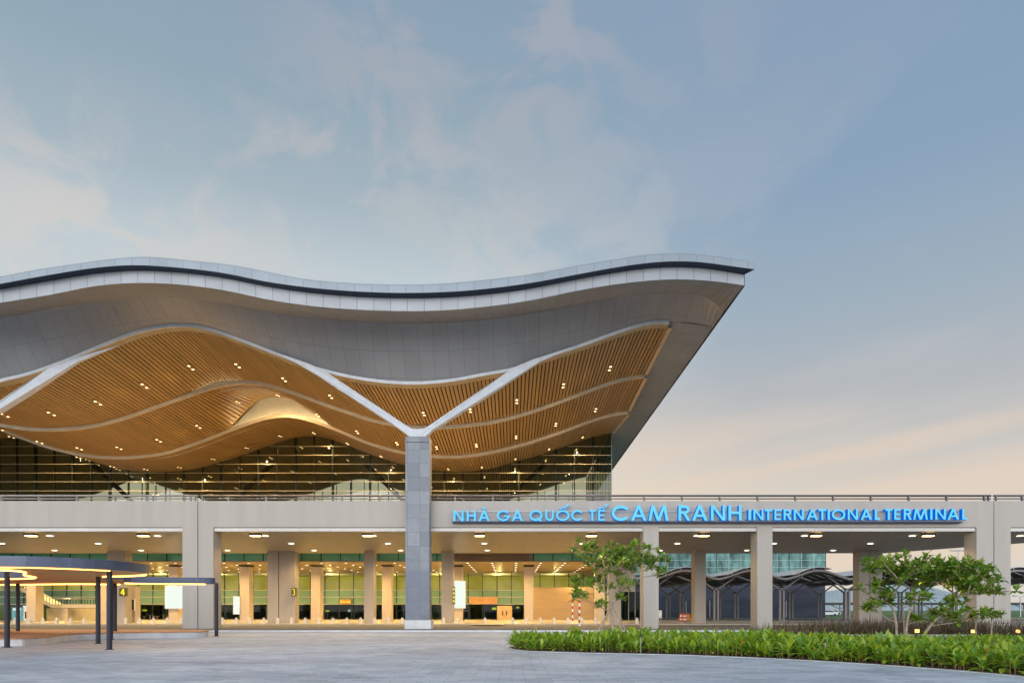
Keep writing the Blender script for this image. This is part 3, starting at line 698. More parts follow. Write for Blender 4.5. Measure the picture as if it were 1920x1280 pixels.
letters([('I',1403.4,1408),('N',1412.8,1431.6),('T',1434,1447),('E',1452.2,1464.4),('R',1469.4,1484),('N',1488.4,1507),('A',1512.8,1533.4),('T',1534.4,1549.4),('I',1552,1556),('O',1559.7,1585),('N',1589.7,1608.4),('A',1614,1634.7),('L',1640.3,1649.7),
         ('T',1660,1673),('E',1677,1688),('R',1694.7,1708.8),('M',1712.5,1739.7),('I',1744.4,1748.4),('N',1753.8,1773.4),('A',1777,1798),('L',1804.4,1813.8)], 20.2, 976.4, 3.5)
xa, xb = P(848, 0, SY)[0], P(1806, 0, SY)[0]
m = MB(); m.box(xa, xb, 53.55, 53.95, 8.38, 8.5); m.build('base_bar', 'navybar', S)
for z in (8.66, 9.32):
    m = MB(); m.box(xa, xb, 53.86, 53.9, z - .02, z + .02); m.build('frame_bar', 'steel', S)

# ------------------------------------------------------------------ ceiling lights
def plate_mesh(name, L, wd, lampw, mats):
    """a flat fitting hanging under a ceiling: two lit faces in its underside, one connected mesh"""
    ys = [-L / 2, -L / 2 + .12, -L / 2 + .12 + lampw, L / 2 - .12 - lampw, L / 2 - .12, L / 2]
    m = MB(); v = []; 
    for z in (0, .1):
        for y in ys: v += [(-wd / 2, y, z), (wd / 2, y, z)]
    f = []; mi = []
    for i in range(5): f.append((2*i, 2*i+2, 2*i+3, 2*i+1)); mi.append(1 if i in (1, 3) else 0)
    for i in range(5):
        f.append((12+2*i, 12+2*i+1, 12+2*i+3, 12+2*i+2)); mi.append(0)
        f.append((2*i, 12+2*i, 14+2*i, 2*i+2)); mi.append(0); f.append((2*i+1, 2*i+3, 15+2*i, 13+2*i)); mi.append(0)
    f += [(0, 1, 13, 12), (10, 22, 23, 11)]; mi += [0, 0]
    m.v = v; m.f = [list(x) for x in f]; m.m = mi
    me = m.build(name, mats).data; bpy.data.objects.remove(bpy.data.objects[name]); return me
pm = plate_mesh('ceiling_spotlight', 1.2, .19, .18, ['trim', 'lampwarm'])
GRP = {61.0: 'front row of twin spotlights in the timber ceiling', 71.5: 'middle row of twin spotlights in the timber ceiling', 84.5: 'back row of twin spotlights in the timber ceiling'}
for Yl, where in ((61.0, 'front tier'), (71.5, 'middle tier'), (84.5, 'back tier'), (93.0, 'hall'), (102.0, 'hall'), (111.0, 'hall')):
    for k in range(-1, 18):
        x = 8.75 - 4.16 * k
        if x > 11 or x < -62 or abs(x) > Yl * .80: continue
        inside = where == 'hall'
        o = bpy.data.objects.new('ceiling_spotlight', pm); col.objects.link(o)
        za, zb = ceil_z(x, Yl - .6), ceil_z(x, Yl + .6)
        o.location = (x, Yl, (za + zb) / 2 - .09 - (.1 if inside else 0)); o.rotation_euler.x = math.atan2(zb - za, 1.2)
        tag(o, 'small twin spotlight in the timber ceiling inside the glass hall' if inside else 'twin warm spotlight set in the %s of the timber ceiling under the roof' % where, 'ceiling light',
            'spotlights inside the glass hall' if inside else GRP[Yl])
        if (inside and k % 3) or (not inside and k % 2 and Yl != 61): continue
        ORIGIN[o.name] = tuple(o.location)
        lamp('lamp_light', 'SPOT', (x, Yl, o.location.z - .25), 2600 if not inside else 700, WARM2, None, 165, .06).parent = None
        L = bpy.context.scene.collection.objects[-1]; L.parent = o; L.location = (0, 0, -.2)
# viaduct soffit lights
def disc_mesh(name, r, mats, h=.05):
    m = MB(); n = 14; v = [(r * math.cos(2*math.pi*i/n), r * math.sin(2*math.pi*i/n), 0) for i in range(n)]; u = [(x * .78, y * .78, 0) for x, y, z in v]
    tp = [(x, y, h) for x, y, z in v]
    m.add(u + v + tp, [list(range(n - 1, -1, -1))], 1)
    for i in range(n):
        j = (i + 1) % n; m.f += [[i, j, n + j, n + i], [n + i, n + j, 2*n + j, 2*n + i]]; m.m += [0, 0]
    me = m.build(name, mats).data; bpy.data.objects.remove(bpy.data.objects[name]); return me
dm = disc_mesh('downlight', .33, ['white', 'lampwhite'])
for Yl, row in ((57.3, 'nearest the parapet'), (64.0, 'in the middle row'), (71.4, 'in the row along the rear columns')):
    for k in range(-7, 4):
        x = 15.5 + 9.05 * k
        if x > 43 - (Yl - 57) * .2: continue
        o = bpy.data.objects.new('downlight', dm); col.objects.link(o); o.location = (x, Yl, ZC - .06)
        tag(o, 'small round downlight under the viaduct %s' % row, 'ceiling light', 'round downlights under the viaduct %s' % row)
        if Yl > 60:
            L = lamp('lamp_light', 'SPOT', (0, 0, 0), 1250 if x < 12 else 100, (1, .68, .28), None, 150, .05); L.parent = o; L.location = (0, 0, -.08)
def floodmesh():
    m = MB(); m.box(-.42, .42, -.3, .3, 0, .16, 0); m.f.pop(0); m.m.pop(0)
    m.add([(-.36, -.26, .02), (.36, -.26, .02), (.36, .26, .02), (-.36, .26, .02)], [(0, 3, 2, 1)], 1)
    m.add([(-.42, -.3, 0), (.42, -.3, 0), (.42, .3, 0), (-.42, .3, 0)], [(0, 4 - 8, 1, 1)] if 0 else [], 0)
    return m
fm = MB(); fm.box(-.42, .42, -.28, .28, .04, .2, 0); fm.box(-.36, .36, -.24, .24, -.02, .038, 1)
fo = fm.build('floodlight', ['black', 'lampbig']); fme = fo.data; bpy.data.objects.remove(fo)
for k in range(-6, 4):
    x = 15.75 + 9.2 * k
    o = bpy.data.objects.new('floodlight', fme); col.objects.link(o); o.location = (x, 56.0, ZC - .2)
    tag(o, 'bright warm rectangular floodlight under the front edge of the viaduct', 'floodlight', 'warm floodlights under the front edge of the viaduct')
    L = lamp('lamp_light', 'SPOT', (0, 0, 0), 420, (1, .68, .30), None, 150, .1); L.parent = o; L.location = (0, 0, -.1)
d2 = disc_mesh('recessed_downlight', .2, ['trim', 'lampwhite'])
for k in range(-21, 4):
    for j in range(6):
        x = .5 + 2.85 * k; y = 79.9 + 3.75 * j
        if abs(x) > y * .76: continue
        o = bpy.data.objects.new('recessed_downlight', d2); col.objects.link(o); o.location = (x, y, 7.03)
        tag(o, 'tiny recessed downlight in the gold ceiling before the glass entrance wall', 'ceiling light', 'recessed downlights in the gold entrance ceiling')
        if k % 3 == 0 and j % 2 == 0:
            L = lamp('lamp_light', 'SPOT', (0, 0, 0), 1700, (1, .68, .26), None, 160, .04); L.parent = o; L.location = (0, 0, -.06)
for k in range(-8, 2):
    o = bpy.data.objects.new('hall_lamp', d2); col.objects.link(o); o.location = (-2 + 8.75 * k, 106, 6.95)
    tag(o, 'round lamp behind the ground floor glass wall', 'ceiling light', 'lamps behind the ground floor glass wall')
    L = lamp('lamp_light', 'POINT', (0, 0, 0), 620, (1, .86, .42), None, 150, .03); L.parent = o; L.location = (0, 0, -.8)

# ------------------------------------------------------------------ ground
def sheet(name, x0, x1, y0, y1, z, mat, kind='structure'):
    m = MB(); m.add([(x0, y0, z), (x1, y0, z), (x1, y1, z), (x0, y1, z)], [(0, 1, 2, 3)]); return tag(m.build(name, mat), kind=kind)
sheet('ground', -3000, 3000, -300, 4000, -.05, 'lawn')
sheet('plaza', -90, 90, -20, 49.0, 0.0, 'paver')
sheet('road', -200, 200, 57, 70, 0.004, 'asphalt')
m = MB(); m.box(-200, 200, 49.4, 57, -.03, .1); tag(m.build('median', 'asphalt'), kind='structure')
m = MB(); m.box(-200, 200, 48.8, 49.4, -.03, .115); tag(m.build('kerb', 'kerb'), kind='structure')
m = MB(); m.box(-200, 200, 70, 120, -.03, .15); tag(m.build('pavement', 'footpath'), kind='structure')
m = MB(); m.prism_xz([(-4.2, .1), (-.8, .1), (-1.1, .155), (-3.4, .155)], 66.5, 70.0); tag(m.build('ramp', 'footpath'), kind='structure')
sheet('parking_apron', -200, 200, 120, 128, 0.05, 'granite')
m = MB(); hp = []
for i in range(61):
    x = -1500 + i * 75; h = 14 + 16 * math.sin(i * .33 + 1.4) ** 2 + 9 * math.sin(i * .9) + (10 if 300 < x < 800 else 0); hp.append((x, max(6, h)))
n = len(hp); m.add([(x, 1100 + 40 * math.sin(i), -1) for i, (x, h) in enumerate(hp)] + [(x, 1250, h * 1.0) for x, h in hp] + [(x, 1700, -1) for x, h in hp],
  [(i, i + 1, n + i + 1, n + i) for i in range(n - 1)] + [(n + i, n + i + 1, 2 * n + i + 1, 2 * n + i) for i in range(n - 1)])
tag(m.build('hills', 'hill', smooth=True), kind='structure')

# ------------------------------------------------------------------ pergola and bench
def filled(outline, holes, z0, z1, name, mats, parent, side=1):
    bm = bmesh.new(); loops = []
    for lp in [outline] + holes:
        vs = [bm.verts.new((x, y, z0)) for x, y in lp]; loops.append([bm.edges.new((vs[i], vs[(i + 1) % len(vs)])) for i in range(len(vs))])
    bmesh.ops.triangle_fill(bm, use_beauty=True, edges=[e for l in loops for e in l])
    m = MB(); bm.verts.ensure_lookup_table(); idx = {v: i for i, v in enumerate(bm.verts)}
    vs = [tuple(v.co) for v in bm.verts]; fs = [[idx[v] for v in f.verts] for f in bm.faces]
    m.add(vs, fs, 0); m.add([(x, y, z1) for x, y, z in vs], fs, 1 if side == 1 else 2)
    k = 0; N = len(vs)
    for lp in [outline] + holes:
        L = len(lp)
        for i in range(L): m.f.append([k + i, k + (i + 1) % L, N + k + (i + 1) % L, N + k + i]); m.m.append(1)
        k += L
    bm.free(); return m.build(name, mats, parent)
def smooth_loop(pts, n=5):
    out = []; L = len(pts)
    for i in range(L):
        p0, p1, p2, p3 = (Vector(pts[(i + k) % L]) for k in (-1, 0, 1, 2))
        for j in range(n):
            t = j / n; out.append(tuple(.5 * ((2*p1) + (p2-p0)*t + (2*p0-5*p1+4*p2-p3)*t*t + (3*p1-p0-3*p2+p3)*t**3)))
    return out
PG = thing('pergola', 'freeform flat navy rimmed shade canopy on slim black posts with amber light strips', 'pergola', (-20, 33, 0))
outl = smooth_loop([(-26, 25.6), (-22, 24.6), (-18.2, 24.2), (-16.5, 24.9), (-15.45, 26.5), (-15.35, 28.2), (-15.8, 29.7), (-17.2, 30.8), (-18.7, 31.4), (-18.9, 32.5), (-20.3, 34.2), (-21.0, 36.8), (-22.0, 38.9), (-20.4, 39.9), (-18.2, 40.5), (-18.0, 41.3), (-20, 41.9), (-23.5, 41.0), (-26, 40.4), (-31, 41.6), (-36, 41.5), (-37, 37), (-34, 31), (-30, 27)])
hole = smooth_loop([(-19.4, 26.0), (-19.7, 27.6), (-21.3, 29.8), (-22.8, 32.6), (-25.5, 33.6), (-28.5, 32.0), (-28.8, 28.8), (-25.5, 26.8), (-22, 25.9)])
ZB = 3.13
filled(outl, [hole], ZB, ZB + .37, 'canopy_slab', ['cedar', 'navy', 'navy'], PG)
def led(pts, name='light_strip', r=.035):
    m = MB(); m.tube([(x, y, ZB - .03) for x, y in pts], r, 6); return m.build(name, 'led', PG)
led(hole + [hole[0]])
def near(a, q): return min(range(len(a)), key=lambda i: (a[i][0] - q[0]) ** 2 + (a[i][1] - q[1]) ** 2)
def inset(pts, d):   # towards the slab, so the strip sits just inside the edge
    out = []
    for i, p in enumerate(pts):
        a = Vector(pts[max(i - 1, 0)]); c = Vector(pts[min(i + 1, len(pts) - 1)]); t = (c - a).normalized(); out.append((p[0] - t.y * d, p[1] + t.x * d))
    return out
i0, i1 = near(outl, (-15.6, 29.4)), near(outl, (-18.7, 31.4)); led(inset(outl[i0:i1 + 1], .12))
i0, i1 = near(outl, (-22.0, 38.9)), near(outl, (-18.2, 40.5)); led(inset(outl[i0:i1 + 1], .10))
i0, i1 = near(outl, (-23.5, 41.0)), near(outl, (-36, 41.5)); led(inset(outl[i0:i1 + 1], .15))
i0, i1 = near(outl, (-22, 24.6)), near(outl, (-15.45, 26.5)); led(inset(outl[i0:i1 + 1], .22), r=.018)
for x, y in ((-21.3, 28.8), (-29.1, 40.2), (-19.4, 32.0), (-16.1, 27.3), (-21.5, 36.6), (-23.2, 39.9), (-17.75, 41.0)):
    m = MB(); m.tube([(x, y, 0), (x, y, ZB + .05)], .105, 12); m.tube([(x, y, 0), (x, y, .025)], .17, 12); m.build('post', 'post', PG)
BN = thing('bench', 'low curved stone bench platform with an orange brown board top under the pergola', 'bench', (-24, 37, 0))
bo = smooth_loop([(-22.4, 29.9), (-21.5, 30.4), (-21.6, 31.9), (-22.4, 34.2), (-22.6, 35.7), (-22.0, 36.9), (-20.8, 37.6), (-18.8, 38.3), (-17.9, 39.4), (-18.4, 41.3), (-20, 42.8), (-26, 43.5), (-34, 43.5), (-36, 36), (-30, 30.5)])
m = MB(); m.prism_xy(bo, 0.0, .29); m.build('bench_base', 'benchstone', BN)
c = Vector((-26, 37)); m = MB(); m.prism_xy([tuple(c + (Vector(p) - c) * 1.004) for p in bo], .292, .345); m.build('bench_top', 'deckwood', BN)

# ------------------------------------------------------------------ small things before the ground floor
bm_ = MB(); bm_.tube([(0, 0, 0), (0, 0, .46), (0, 0, .50)], [.17, .17, .12], 12); bm_.tube([(0, 0, .495), (0, 0, .62)], [.10, .08], 12)
bo_ = bm_.build('bollard', 'kerb', smooth=False); bme = bo_.data; bpy.data.objects.remove(bo_)
for k in range(46):
    px = 36 + 25.7 * k; X = (px - 960) / F * 72.0
    if -4.4 < X < -.7 and k % 2: continue
    if any(a - .2 < X < c + .2 for a, c in ((10.2, 11.7),)): continue
    o = bpy.data.objects.new('bollard', bme); col.objects.link(o); o.location = (X, 71.4, .15)
    tag(o, 'short pale stone bollard in the line along the footpath edge under the viaduct', 'bollard', 'stone bollards along the footpath edge')
def panel_on(name, label, cat, px0, px1, py0, py1, Y, mats, frame=.05, parts=True, depth=.25, fmat='white'):
    x0, _, z1 = P(px0, py0, Y); x1, _, z0 = P(px1, py1, Y)
    t = thing(name, label, cat, ((x0 + x1) / 2, Y, z0))
    m = MB(); m.box(x0, x1, Y, Y + depth, z0, z1); m.build('case', fmat, t)
    m = MB(); m.box(x0 + frame, x1 - frame, Y - .02, Y - .004, z0 + frame, z1 - frame); m.build('face', mats, t)
    return t, (x0, x1, z0, z1)
panel_on('light_box', 'tall glowing white advertising light box behind the left double column', 'light box', 309, 344, 1097, 1140.5, 83.7, 'screen')
panel_on('light_box', 'slim glowing white light box standing left of a beige column', 'light box', 437, 449.5, 1117, 1151, 83.7, 'screen')
panel_on('light_box', 'tall glowing white advertising light box just right of the stone column', 'light box', 850.5, 873, 1088, 1140, 83.7, 'screen')
panel_on('information_screen', 'dark screen in a white frame on the beige wall near gate 4', 'screen', 238, 252, 1122, 1144, 74.4, 'black')
def digit(t, d, x0, x1, z0, z1, Y):
    w_, h_ = x1 - x0, z1 - z0; tk = w_ * .24; m = MB()
    if d == '4': g = [[[(x0, z0 + h_*.25), (x1, z0 + h_*.25), (x1, z0 + h_*.42), (x0, z0 + h_*.42)]], [[(x0, z0 + h_*.42), (x0 + tk, z0 + h_*.42), (x0 + w_*.75, z1), (x0 + w_*.5, z1)]], [[(x0 + w_*.55, z0), (x0 + w_*.8, z0), (x0 + w_*.8, z1), (x0 + w_*.55, z1)]]]
    else: g = [ring(x0 + w_*.45, z0 + h_*.73, w_*.5, h_*.27, tk, -90, 150, 14), ring(x0 + w_*.45, z0 + h_*.29, w_*.55, h_*.30, tk, -150, 90, 14)]
    for i, grp in enumerate(g):
        for q in grp: m.prism_xz(q, Y - .03 - .003 * i, Y)
    return m.build('figure', 'yglyph', t)
t, r = panel_on('gate_sign', 'dark sign with a yellow number 4 hanging at the left column', 'sign', 223.5, 237, 1101.5, 1117, 72.3, 'yellowsign', fmat='yellowsign')
digit(t, '4', r[0] + .18, r[1] - .14, r[2] + .1, r[3] - .1, 72.27)
t, r = panel_on('gate_sign', 'dark sign with a yellow number 3 on the edge of the double column', 'sign', 546.3, 555.2, 1101.2, 1117, 72.3, 'yellowsign', fmat='yellowsign')
digit(t, '3', r[0] + .12, r[1] - .1, r[2] + .1, r[3] - .1, 72.27)
t, r = panel_on('blade_sign', 'narrow dark vertical blade sign with yellow marks beside the light box', 'sign', 849, 853, 1099, 1132, 72.3, 'yellowsign', frame=.03, fmat='yellowsign')
for k in range(4):
    m = MB(); m.box(r[0] + .05, r[1] - .05, 72.25, 72.28, r[2] + .2 + k * .42, r[2] + .45 + k * .42); m.build('mark', 'yglyph', t)
t, r = panel_on('exchange_sign', 'small orange lit sign reading Money Trade over the dark doorway', 'sign', 636.5, 658, 1122.6, 1131.8, 99.2, 'osign', frame=.04, fmat='orange')
cu_ = bpy.data.curves.new('text', 'FONT'); cu_.body = 'Money Trade'; cu_.size = .34; cu_.extrude = .01
to = bpy.data.objects.new('text', cu_); col.objects.link(to); bpy.context.view_layer.update()
tm = bpy.data.meshes.new_from_object(to.evaluated_get(bpy.context.evaluated_depsgraph_get())); bpy.data.objects.remove(to)
tw = max(v.co.x for v in tm.vertices); sc_ = (r[1] - r[0] - .2) / tw
tm.materials.clear(); tm.materials.append(M['ytext'])
for v in tm.vertices: v.co = Vector((r[0] + .1 + v.co.x * sc_, 99.15 + v.co.z, r[2] + .26 + v.co.y * sc_)) - Vector(ORIGIN[t.name])
to = bpy.data.objects.new('lettering', tm); col.objects.link(to); to.parent = t
# stair, kiosk, cabinets at the left
ST = thing('stair', 'cream staircase with a landing and thin balustrade beside the left entrance', 'stair', (-58, 88, .15))
Ys = 88.0; pts = [(36, 1097), (97, 1132), (178, 1132), (178, 1139), (97, 1139), (30, 1102)]
m = MB(); m.prism_xz([(P(x, y, Ys)[0], P(x, y, Ys)[2]) for x, y in pts][::-1], Ys, Ys + 2.2); m.build('flight', 'plaster', ST)
x0, _, zt = P(78, 1139.5, Ys); x1 = P(126, 0, Ys)[0]
m = MB(); m.box(x0, x1, Ys + .1, Ys + 6, .15, zt); m.build('stair_wall', 'plaster', ST)
m = MB()
for a, c in (((36, 1087), (97, 1122)), ((97, 1122), (178, 1122))):
    m.tube([P(a[0], a[1], Ys), P(c[0], c[1], Ys)], .05, 6)
m.build('handrail', 'steel', ST)
for i in range(26):
    px = 38 + i * 5.5; py = 1098 + (min(px, 97) - 36) * .574; a = P(px, py, Ys); m = MB(); m.box(a[0] - .025, a[0] + .025, Ys - .02, Ys + .03, a[2], a[2] + .68); m.build('baluster', 'mull', ST)
def cabinet(name, label, cat, px0, px1, py0, Y, mat, extra=None):
    x0, _, z1 = P(px0, py0, Y); x1 = P(px1, 0, Y)[0]
    t = thing(name, label, cat, ((x0 + x1) / 2, Y + .5, .15)); m = MB(); m.box(x0, x1, Y, Y + 1.0, .15, z1); m.build('body', mat, t)
    if extra:
        m = MB(); m.box(x0 + .15 * (x1 - x0), x1 - .2 * (x1 - x0), Y - .05, Y - .004, .5 if extra == 'black' else z1 - .35, z1 - .55 if extra == 'black' else z1 - .1); m.build('front_panel', extra, t)
    return t, x0, x1, z1
cabinet('kiosk', 'pale blue kiosk by the left entrance, partly behind a black post', 'kiosk', 22, 43, 1138, 85.5, 'blue', 'screen')
t, x0, x1, z1 = cabinet('ticket_machine', 'white ticket machine with a lit strip on top by the left stair', 'machine', 44, 63.5, 1137.5, 85.5, 'white', 'black')
m = MB(); m.box(x0, x1, 85.4, 85.6, z1, z1 + .18); m.build('lit_header', 'screen', t)
cabinet('cabinet', 'tall dark green cabinet beside the white ticket machine', 'cabinet', 64.5, 77, 1135.5, 85.6, 'dkgreen', 'mull')
cabinet('wall_pier', 'beige wall pier carrying the dark framed screen near gate 4', 'wall', 214, 254, 1098, 74.7, 'intcol')
# cafe tables in front of the glass behind the light box
for i, px in enumerate((262, 274, 287, 300)):
    X, Yc = P(px, 0, 94)[0], 94 + (i % 2)
    t = thing('cafe_table', 'small dark cafe table with a stool before the glass near gate 4', 'table', (X, Yc, .15), 'cafe tables near gate 4')
    m = MB(); m.tube([(X, Yc, .85), (X, Yc, .9)], .42, 12); m.build('table_top', 'black', t)
    m = MB(); m.tube([(X, Yc, .15), (X, Yc, .85)], .05, 8); m.tube([(X, Yc, .15), (X, Yc, .18)], .25, 10); m.build('leg', 'steel', t)
    m = MB(); m.tube([(X + .6, Yc, .15), (X + .6, Yc, .6)], .05, 8); m.tube([(X + .6, Yc, .6), (X + .6, Yc, .66)], .2, 10); m.build('stool', 'louvre', t)
# red and white poles
for (px, Yp, top, z0, lb) in ((1073.5, 58.0, 1124, .1, 'thinner red and white striped pole, the left one of the pair by the frangipani'), (1086.5, 51.5, 1124, .1, 'thicker red and white striped pole, the right one of the pair by the frangipani')):
    X = P(px, 0, Yp)[0]; zt = P(0, top, Yp)[2]; t = thing('striped_pole', lb, 'pole', (X, Yp, z0), 'red and white striped poles'); n = 9
    for i in range(n):
        m = MB(); a = z0 + (zt - z0) * i / n; m.tube([(X, Yp, a), (X, Yp, z0 + (zt - z0) * (i + 1) / n)], .068, 10); m.build('stripe', 'red' if i % 2 == 0 else 'white', t)
for px, lb in ((1277, 'slim short red and white bollard post by the orange barrier'), (1284, 'wide red and white safety drum by the orange barrier')):
    Yp = 80.0; X = P(px, 0, Yp)[0]; t = thing('safety_post', lb, 'post', (X, Yp, .15)); r_ = .1 if px == 1277 else .22
    for i in range(5):
        m = MB(); m.tube([(X, Yp, .15 + i * .2), (X, Yp, .35 + i * .2)], r_, 10); m.build('band', 'red' if i % 2 == 0 else 'white', t)
t = thing('road_barrier', 'orange plastic road barrier under the walkway canopy', 'barrier', (27, 92, .15))
a, c = P(1272, 0, 92)[0], P(1296, 0, 92)[0]
m = MB(); m.prism_xy([(a, 91.7), (c, 91.7), (c, 92.3), (a, 92.3)], .15, .4); m.prism_xy([(a + .15, 91.85), (c - .15, 91.85), (c - .15, 92.15), (a + .15, 92.15)], .4, 1.05); m.build('body', 'barrier', t)
t = thing('notice_board', 'white notice board standing beside the right front column', 'board', (24, 88, .15))
a, c = P(1233, 0, 88)[0], P(1241, 0, 88)[0]
m = MB(); m.box(a, c, 88, 88.08, .5, 1.5); m.build('panel', 'white', t)
m = MB(); m.box(a + .1, a + .16, 88.02, 88.06, .15, .5); m.box(c - .16, c - .1, 88.02, 88.06, .15, .5); m.build('leg', 'steel', t)

# ------------------------------------------------------------------ glass building at the right and the walkway canopies
G = thing('glass_building', 'teal glass building with dark navy lower cladding behind the walkway canopies', 'building', (40, 140, 0))
gx0, gx1 = 17.5, P(1548, 0, 135)[0]
m = MB(); m.box(gx0, gx1, 135, 175, 8.4, 16.5); m.build('glass_wall', 'tealglass', G)
m = MB(); m.box(gx0, gx1 - .05, 135.05, 174.9, 0, 8.38); m.build('clad_wall', 'navyclad', G)
for k in range(18):
    x = gx1 - 2.4 * k; m = MB(); m.box(x - .05, x + .03, 134.88, 134.98, 8.4, 16.4); m.build('mullion', 'palegrid' if k % 3 else 'mull', G)
for z in (8.5, 9.9, 11.3, 12.7, 14.1, 15.5):
    m = MB(); m.box(gx0, gx1, 134.84, 134.87, z, z + .07); m.build('transom', 'palegrid', G)
for z in (1.6, 3.2, 4.8, 6.4):
    m = MB(); m.box(gx0, gx1, 134.97, 135.02, z, z + .05); m.build('cladding_joint', 'mull', G)
WX0, WP = 26.6, 8.56
def wz(x, c=0.0): return 5.55 + 1.1 * (.5 - .5 * math.cos(2 * math.pi * (x - WX0) / WP)) ** .8
W_ = thing('walkway_canopy', 'wavy dark walkway canopy on forked steel posts beyond the viaduct', 'canopy', (44, 100, .15))
xs = np.linspace(17.4, 84, 240)
m = MB()
for k in range(12):
    ya_, yb_ = 88 + 2.5 * k, 90.1 + 2.5 * k
    m.loft([(x, ya_, wz(x)) for x in xs], [(x, yb_, wz(x)) for x in xs]); m.loft([(x, ya_, wz(x) + .06) for x in xs], [(x, yb_, wz(x) + .06) for x in xs])
m.uv = {}; m.build('roof', 'canopy', W_)
for yb in (87.85, 98, 107, 117.8):
    m = MB(); m.tube([(x, yb, wz(x) - .06) for x in xs[::2]], .16, 6); m.build('roof_beam', 'canopysteel', W_)
for k in range(24):
    x = 17.6 + k * 2.8; m = MB(); m.box(x - .06, x + .06, 88.2, 117.6, wz(x) - .28, wz(x) - .04); m.build('purlin', 'canopysteel', W_)
for k in range(-1, 7):
    xc = WX0 + WP * (k + .5); xp = np.linspace(xc - 3.3, xc + 1.6, 14)
    m = MB(); A = [(x, 87.6, wz(x) + .36 + .03 * (x - xc)) for x in xp]; B = [(x, 118, z) for (x, y, z) in A]; A2 = [(x, y, z + .07) for x, y, z in A]; B2 = [(x, y, z + .07) for x, y, z in B]
    m.loft(A, B).loft(B2, A2).loft(A2, A); m.uv = {}; m.build('roof_light', 'polycarb', W_)
    for xx in (xp[2], xp[7], xp[11]):
        m = MB(); m.box(xx - .06, xx + .06, 87.7, 87.9, wz(xx), wz(xx) + .4); m.build('roof_light_bracket', 'canopysteel', W_)
for yr in (89.0, 107.0, 116.0):
    for k in range(-1, 6):
        x = WX0 + WP * k; m = MB()
        for d in (-.24, .24): m.box(x + d - .11, x + d + .11, yr - .13, yr + .13, .15, 4.3)
        m.box(x - .5, x + .5, yr - .35, yr + .35, .15, .2); m.box(x - .35, x + .35, yr - .13, yr + .13, 4.15, 4.35)
        for d in (-1, 1): m.tube([(x + d * .2, yr, 4.2), (x + d * 3.1, yr, wz(x + 3.1) - .2)], [.13, .11], 6)
        m.build('forked_post', 'canopysteel', W_)
FC = thing('far_canopy', 'low dark carport roof on posts far behind the right frangipani', 'canopy', (110, 190, 0))
m = MB(); m.box(70, 150, 185, 196, 2.9, 3.5); m.build('roof', 'canopy', FC)
for k in range(10):
    m = MB(); m.tube([(73 + 8.4 * k, 187, 0), (73 + 8.4 * k, 187, 2.9)], .16, 6); m.tube([(73 + 8.4 * k, 187, 1.8), (70.5 + 8.4 * k, 187, 2.9)], .1, 6); m.tube([(73 + 8.4 * k, 187, 1.8), (75.5 + 8.4 * k, 187, 2.9)], .1, 6); m.build('post', 'canopysteel', FC)
# light masts
def mast(px, py, Y, label, heads=2, r=.12, wide=2.0, base=0.0):
    X, _, zt = P(px, py, Y); t = thing('light_mast', label, 'lamp post', (X, Y, base))
    m = MB(); m.tube([(X, Y, base), (X, Y, zt)], [r, r * .6], 8); m.build('pole', 'steel', t)
    m = MB(); m.box(X - wide / 2, X + wide / 2, Y - .1, Y + .1, zt, zt + .12); m.build('crossarm', 'steel', t)
    for i in range(heads):
        x = X - wide / 2 + wide * i / max(1, heads - 1); m = MB(); m.box(x - wide * .14, x + wide * .14, Y - .4, Y + .3, zt + .12, zt + .32); m.build('lamp_head', 'steel', t)
mast(1797, 1033, 170, 'tall light mast rising behind the viaduct next to the right double column', 4, .22, 3.2)
mast(1562, 1124, 240, 'distant twin headed lamp post right of the glass building', 2, .16, 4)
mast(1556, 1127, 255, 'distant lamp post close to the glass building corner, the lower of two', 2, .16, 4)
mast(1567, 1134, 330, 'small far lamp post before the hills, the lowest of three', 2, .16, 4)
mast(1913, 1118, 150, 'lamp post seen under the viaduct at the right edge', 2, .18, 2.6)
mast(1720, 1123, 200, 'thin lamp post behind the crown of the right frangipani', 2, .16, 3)
for px, py, lb in ((1249.5, 1122, 'slim white lamp post left of the rear column under the canopy'), (1286.5, 1125, 'slim white lamp post behind the red and white drum'), (1331, 1124, 'slim white lamp post right of the rear column'), (1474, 1125, 'slim grey lamp post beside the paired canopy post')):
    X, _, zt = P(px, py, 122); t = thing('slim_lamp_post', lb, 'lamp post', (X, 122, .05))
    m = MB(); m.tube([(X, 122, .05), (X, 122, zt)], .06, 6); m.build('pole', 'white', t); m = MB(); m.box(X - .3, X + .3, 121.8, 122.2, zt, zt + .1); m.build('lamp_head', 'black', t)
def car(px, Y, label, mat, flip=1):
    X = P(px, 0, Y)[0]; t = thing('parked_car', label, 'car', (X, Y, .0)); L = 4.3
    prof = [(-2.1, .35), (2.1, .35), (2.15, .75), (1.5, .92), (.8, 1.42), (-.9, 1.45), (-1.7, .98), (-2.15, .9)]
    m = MB(); m.prism_xz([(X + a * flip, z) for a, z in prof][::flip], Y, Y + 1.7); m.build('body', mat, t)
    gl = [(1.25, .97), (.72, 1.36), (-.85, 1.38), (-1.4, 1.0)]
    m = MB(); m.prism_xz([(X + a * flip, z) for a, z in gl][::flip], Y - .02, Y + 1.72); m.build('window', 'carglass', t)
    for a in (-1.3, 1.35):
        for yy in (Y - .03, Y + 1.53): m = MB(); m.tube([(X + a, yy, .32), (X + a, yy + .2, .32)], .32, 12); m.build('wheel', 'black', t)
car(1555, 165, 'white car parked on the far lawn edge right of the glass building', 'white')
car(1564, 205, 'second white car, half hidden behind the nearer one', 'white', -1)
car(1790, 178, 'white car parked below the far dark carport', 'white')

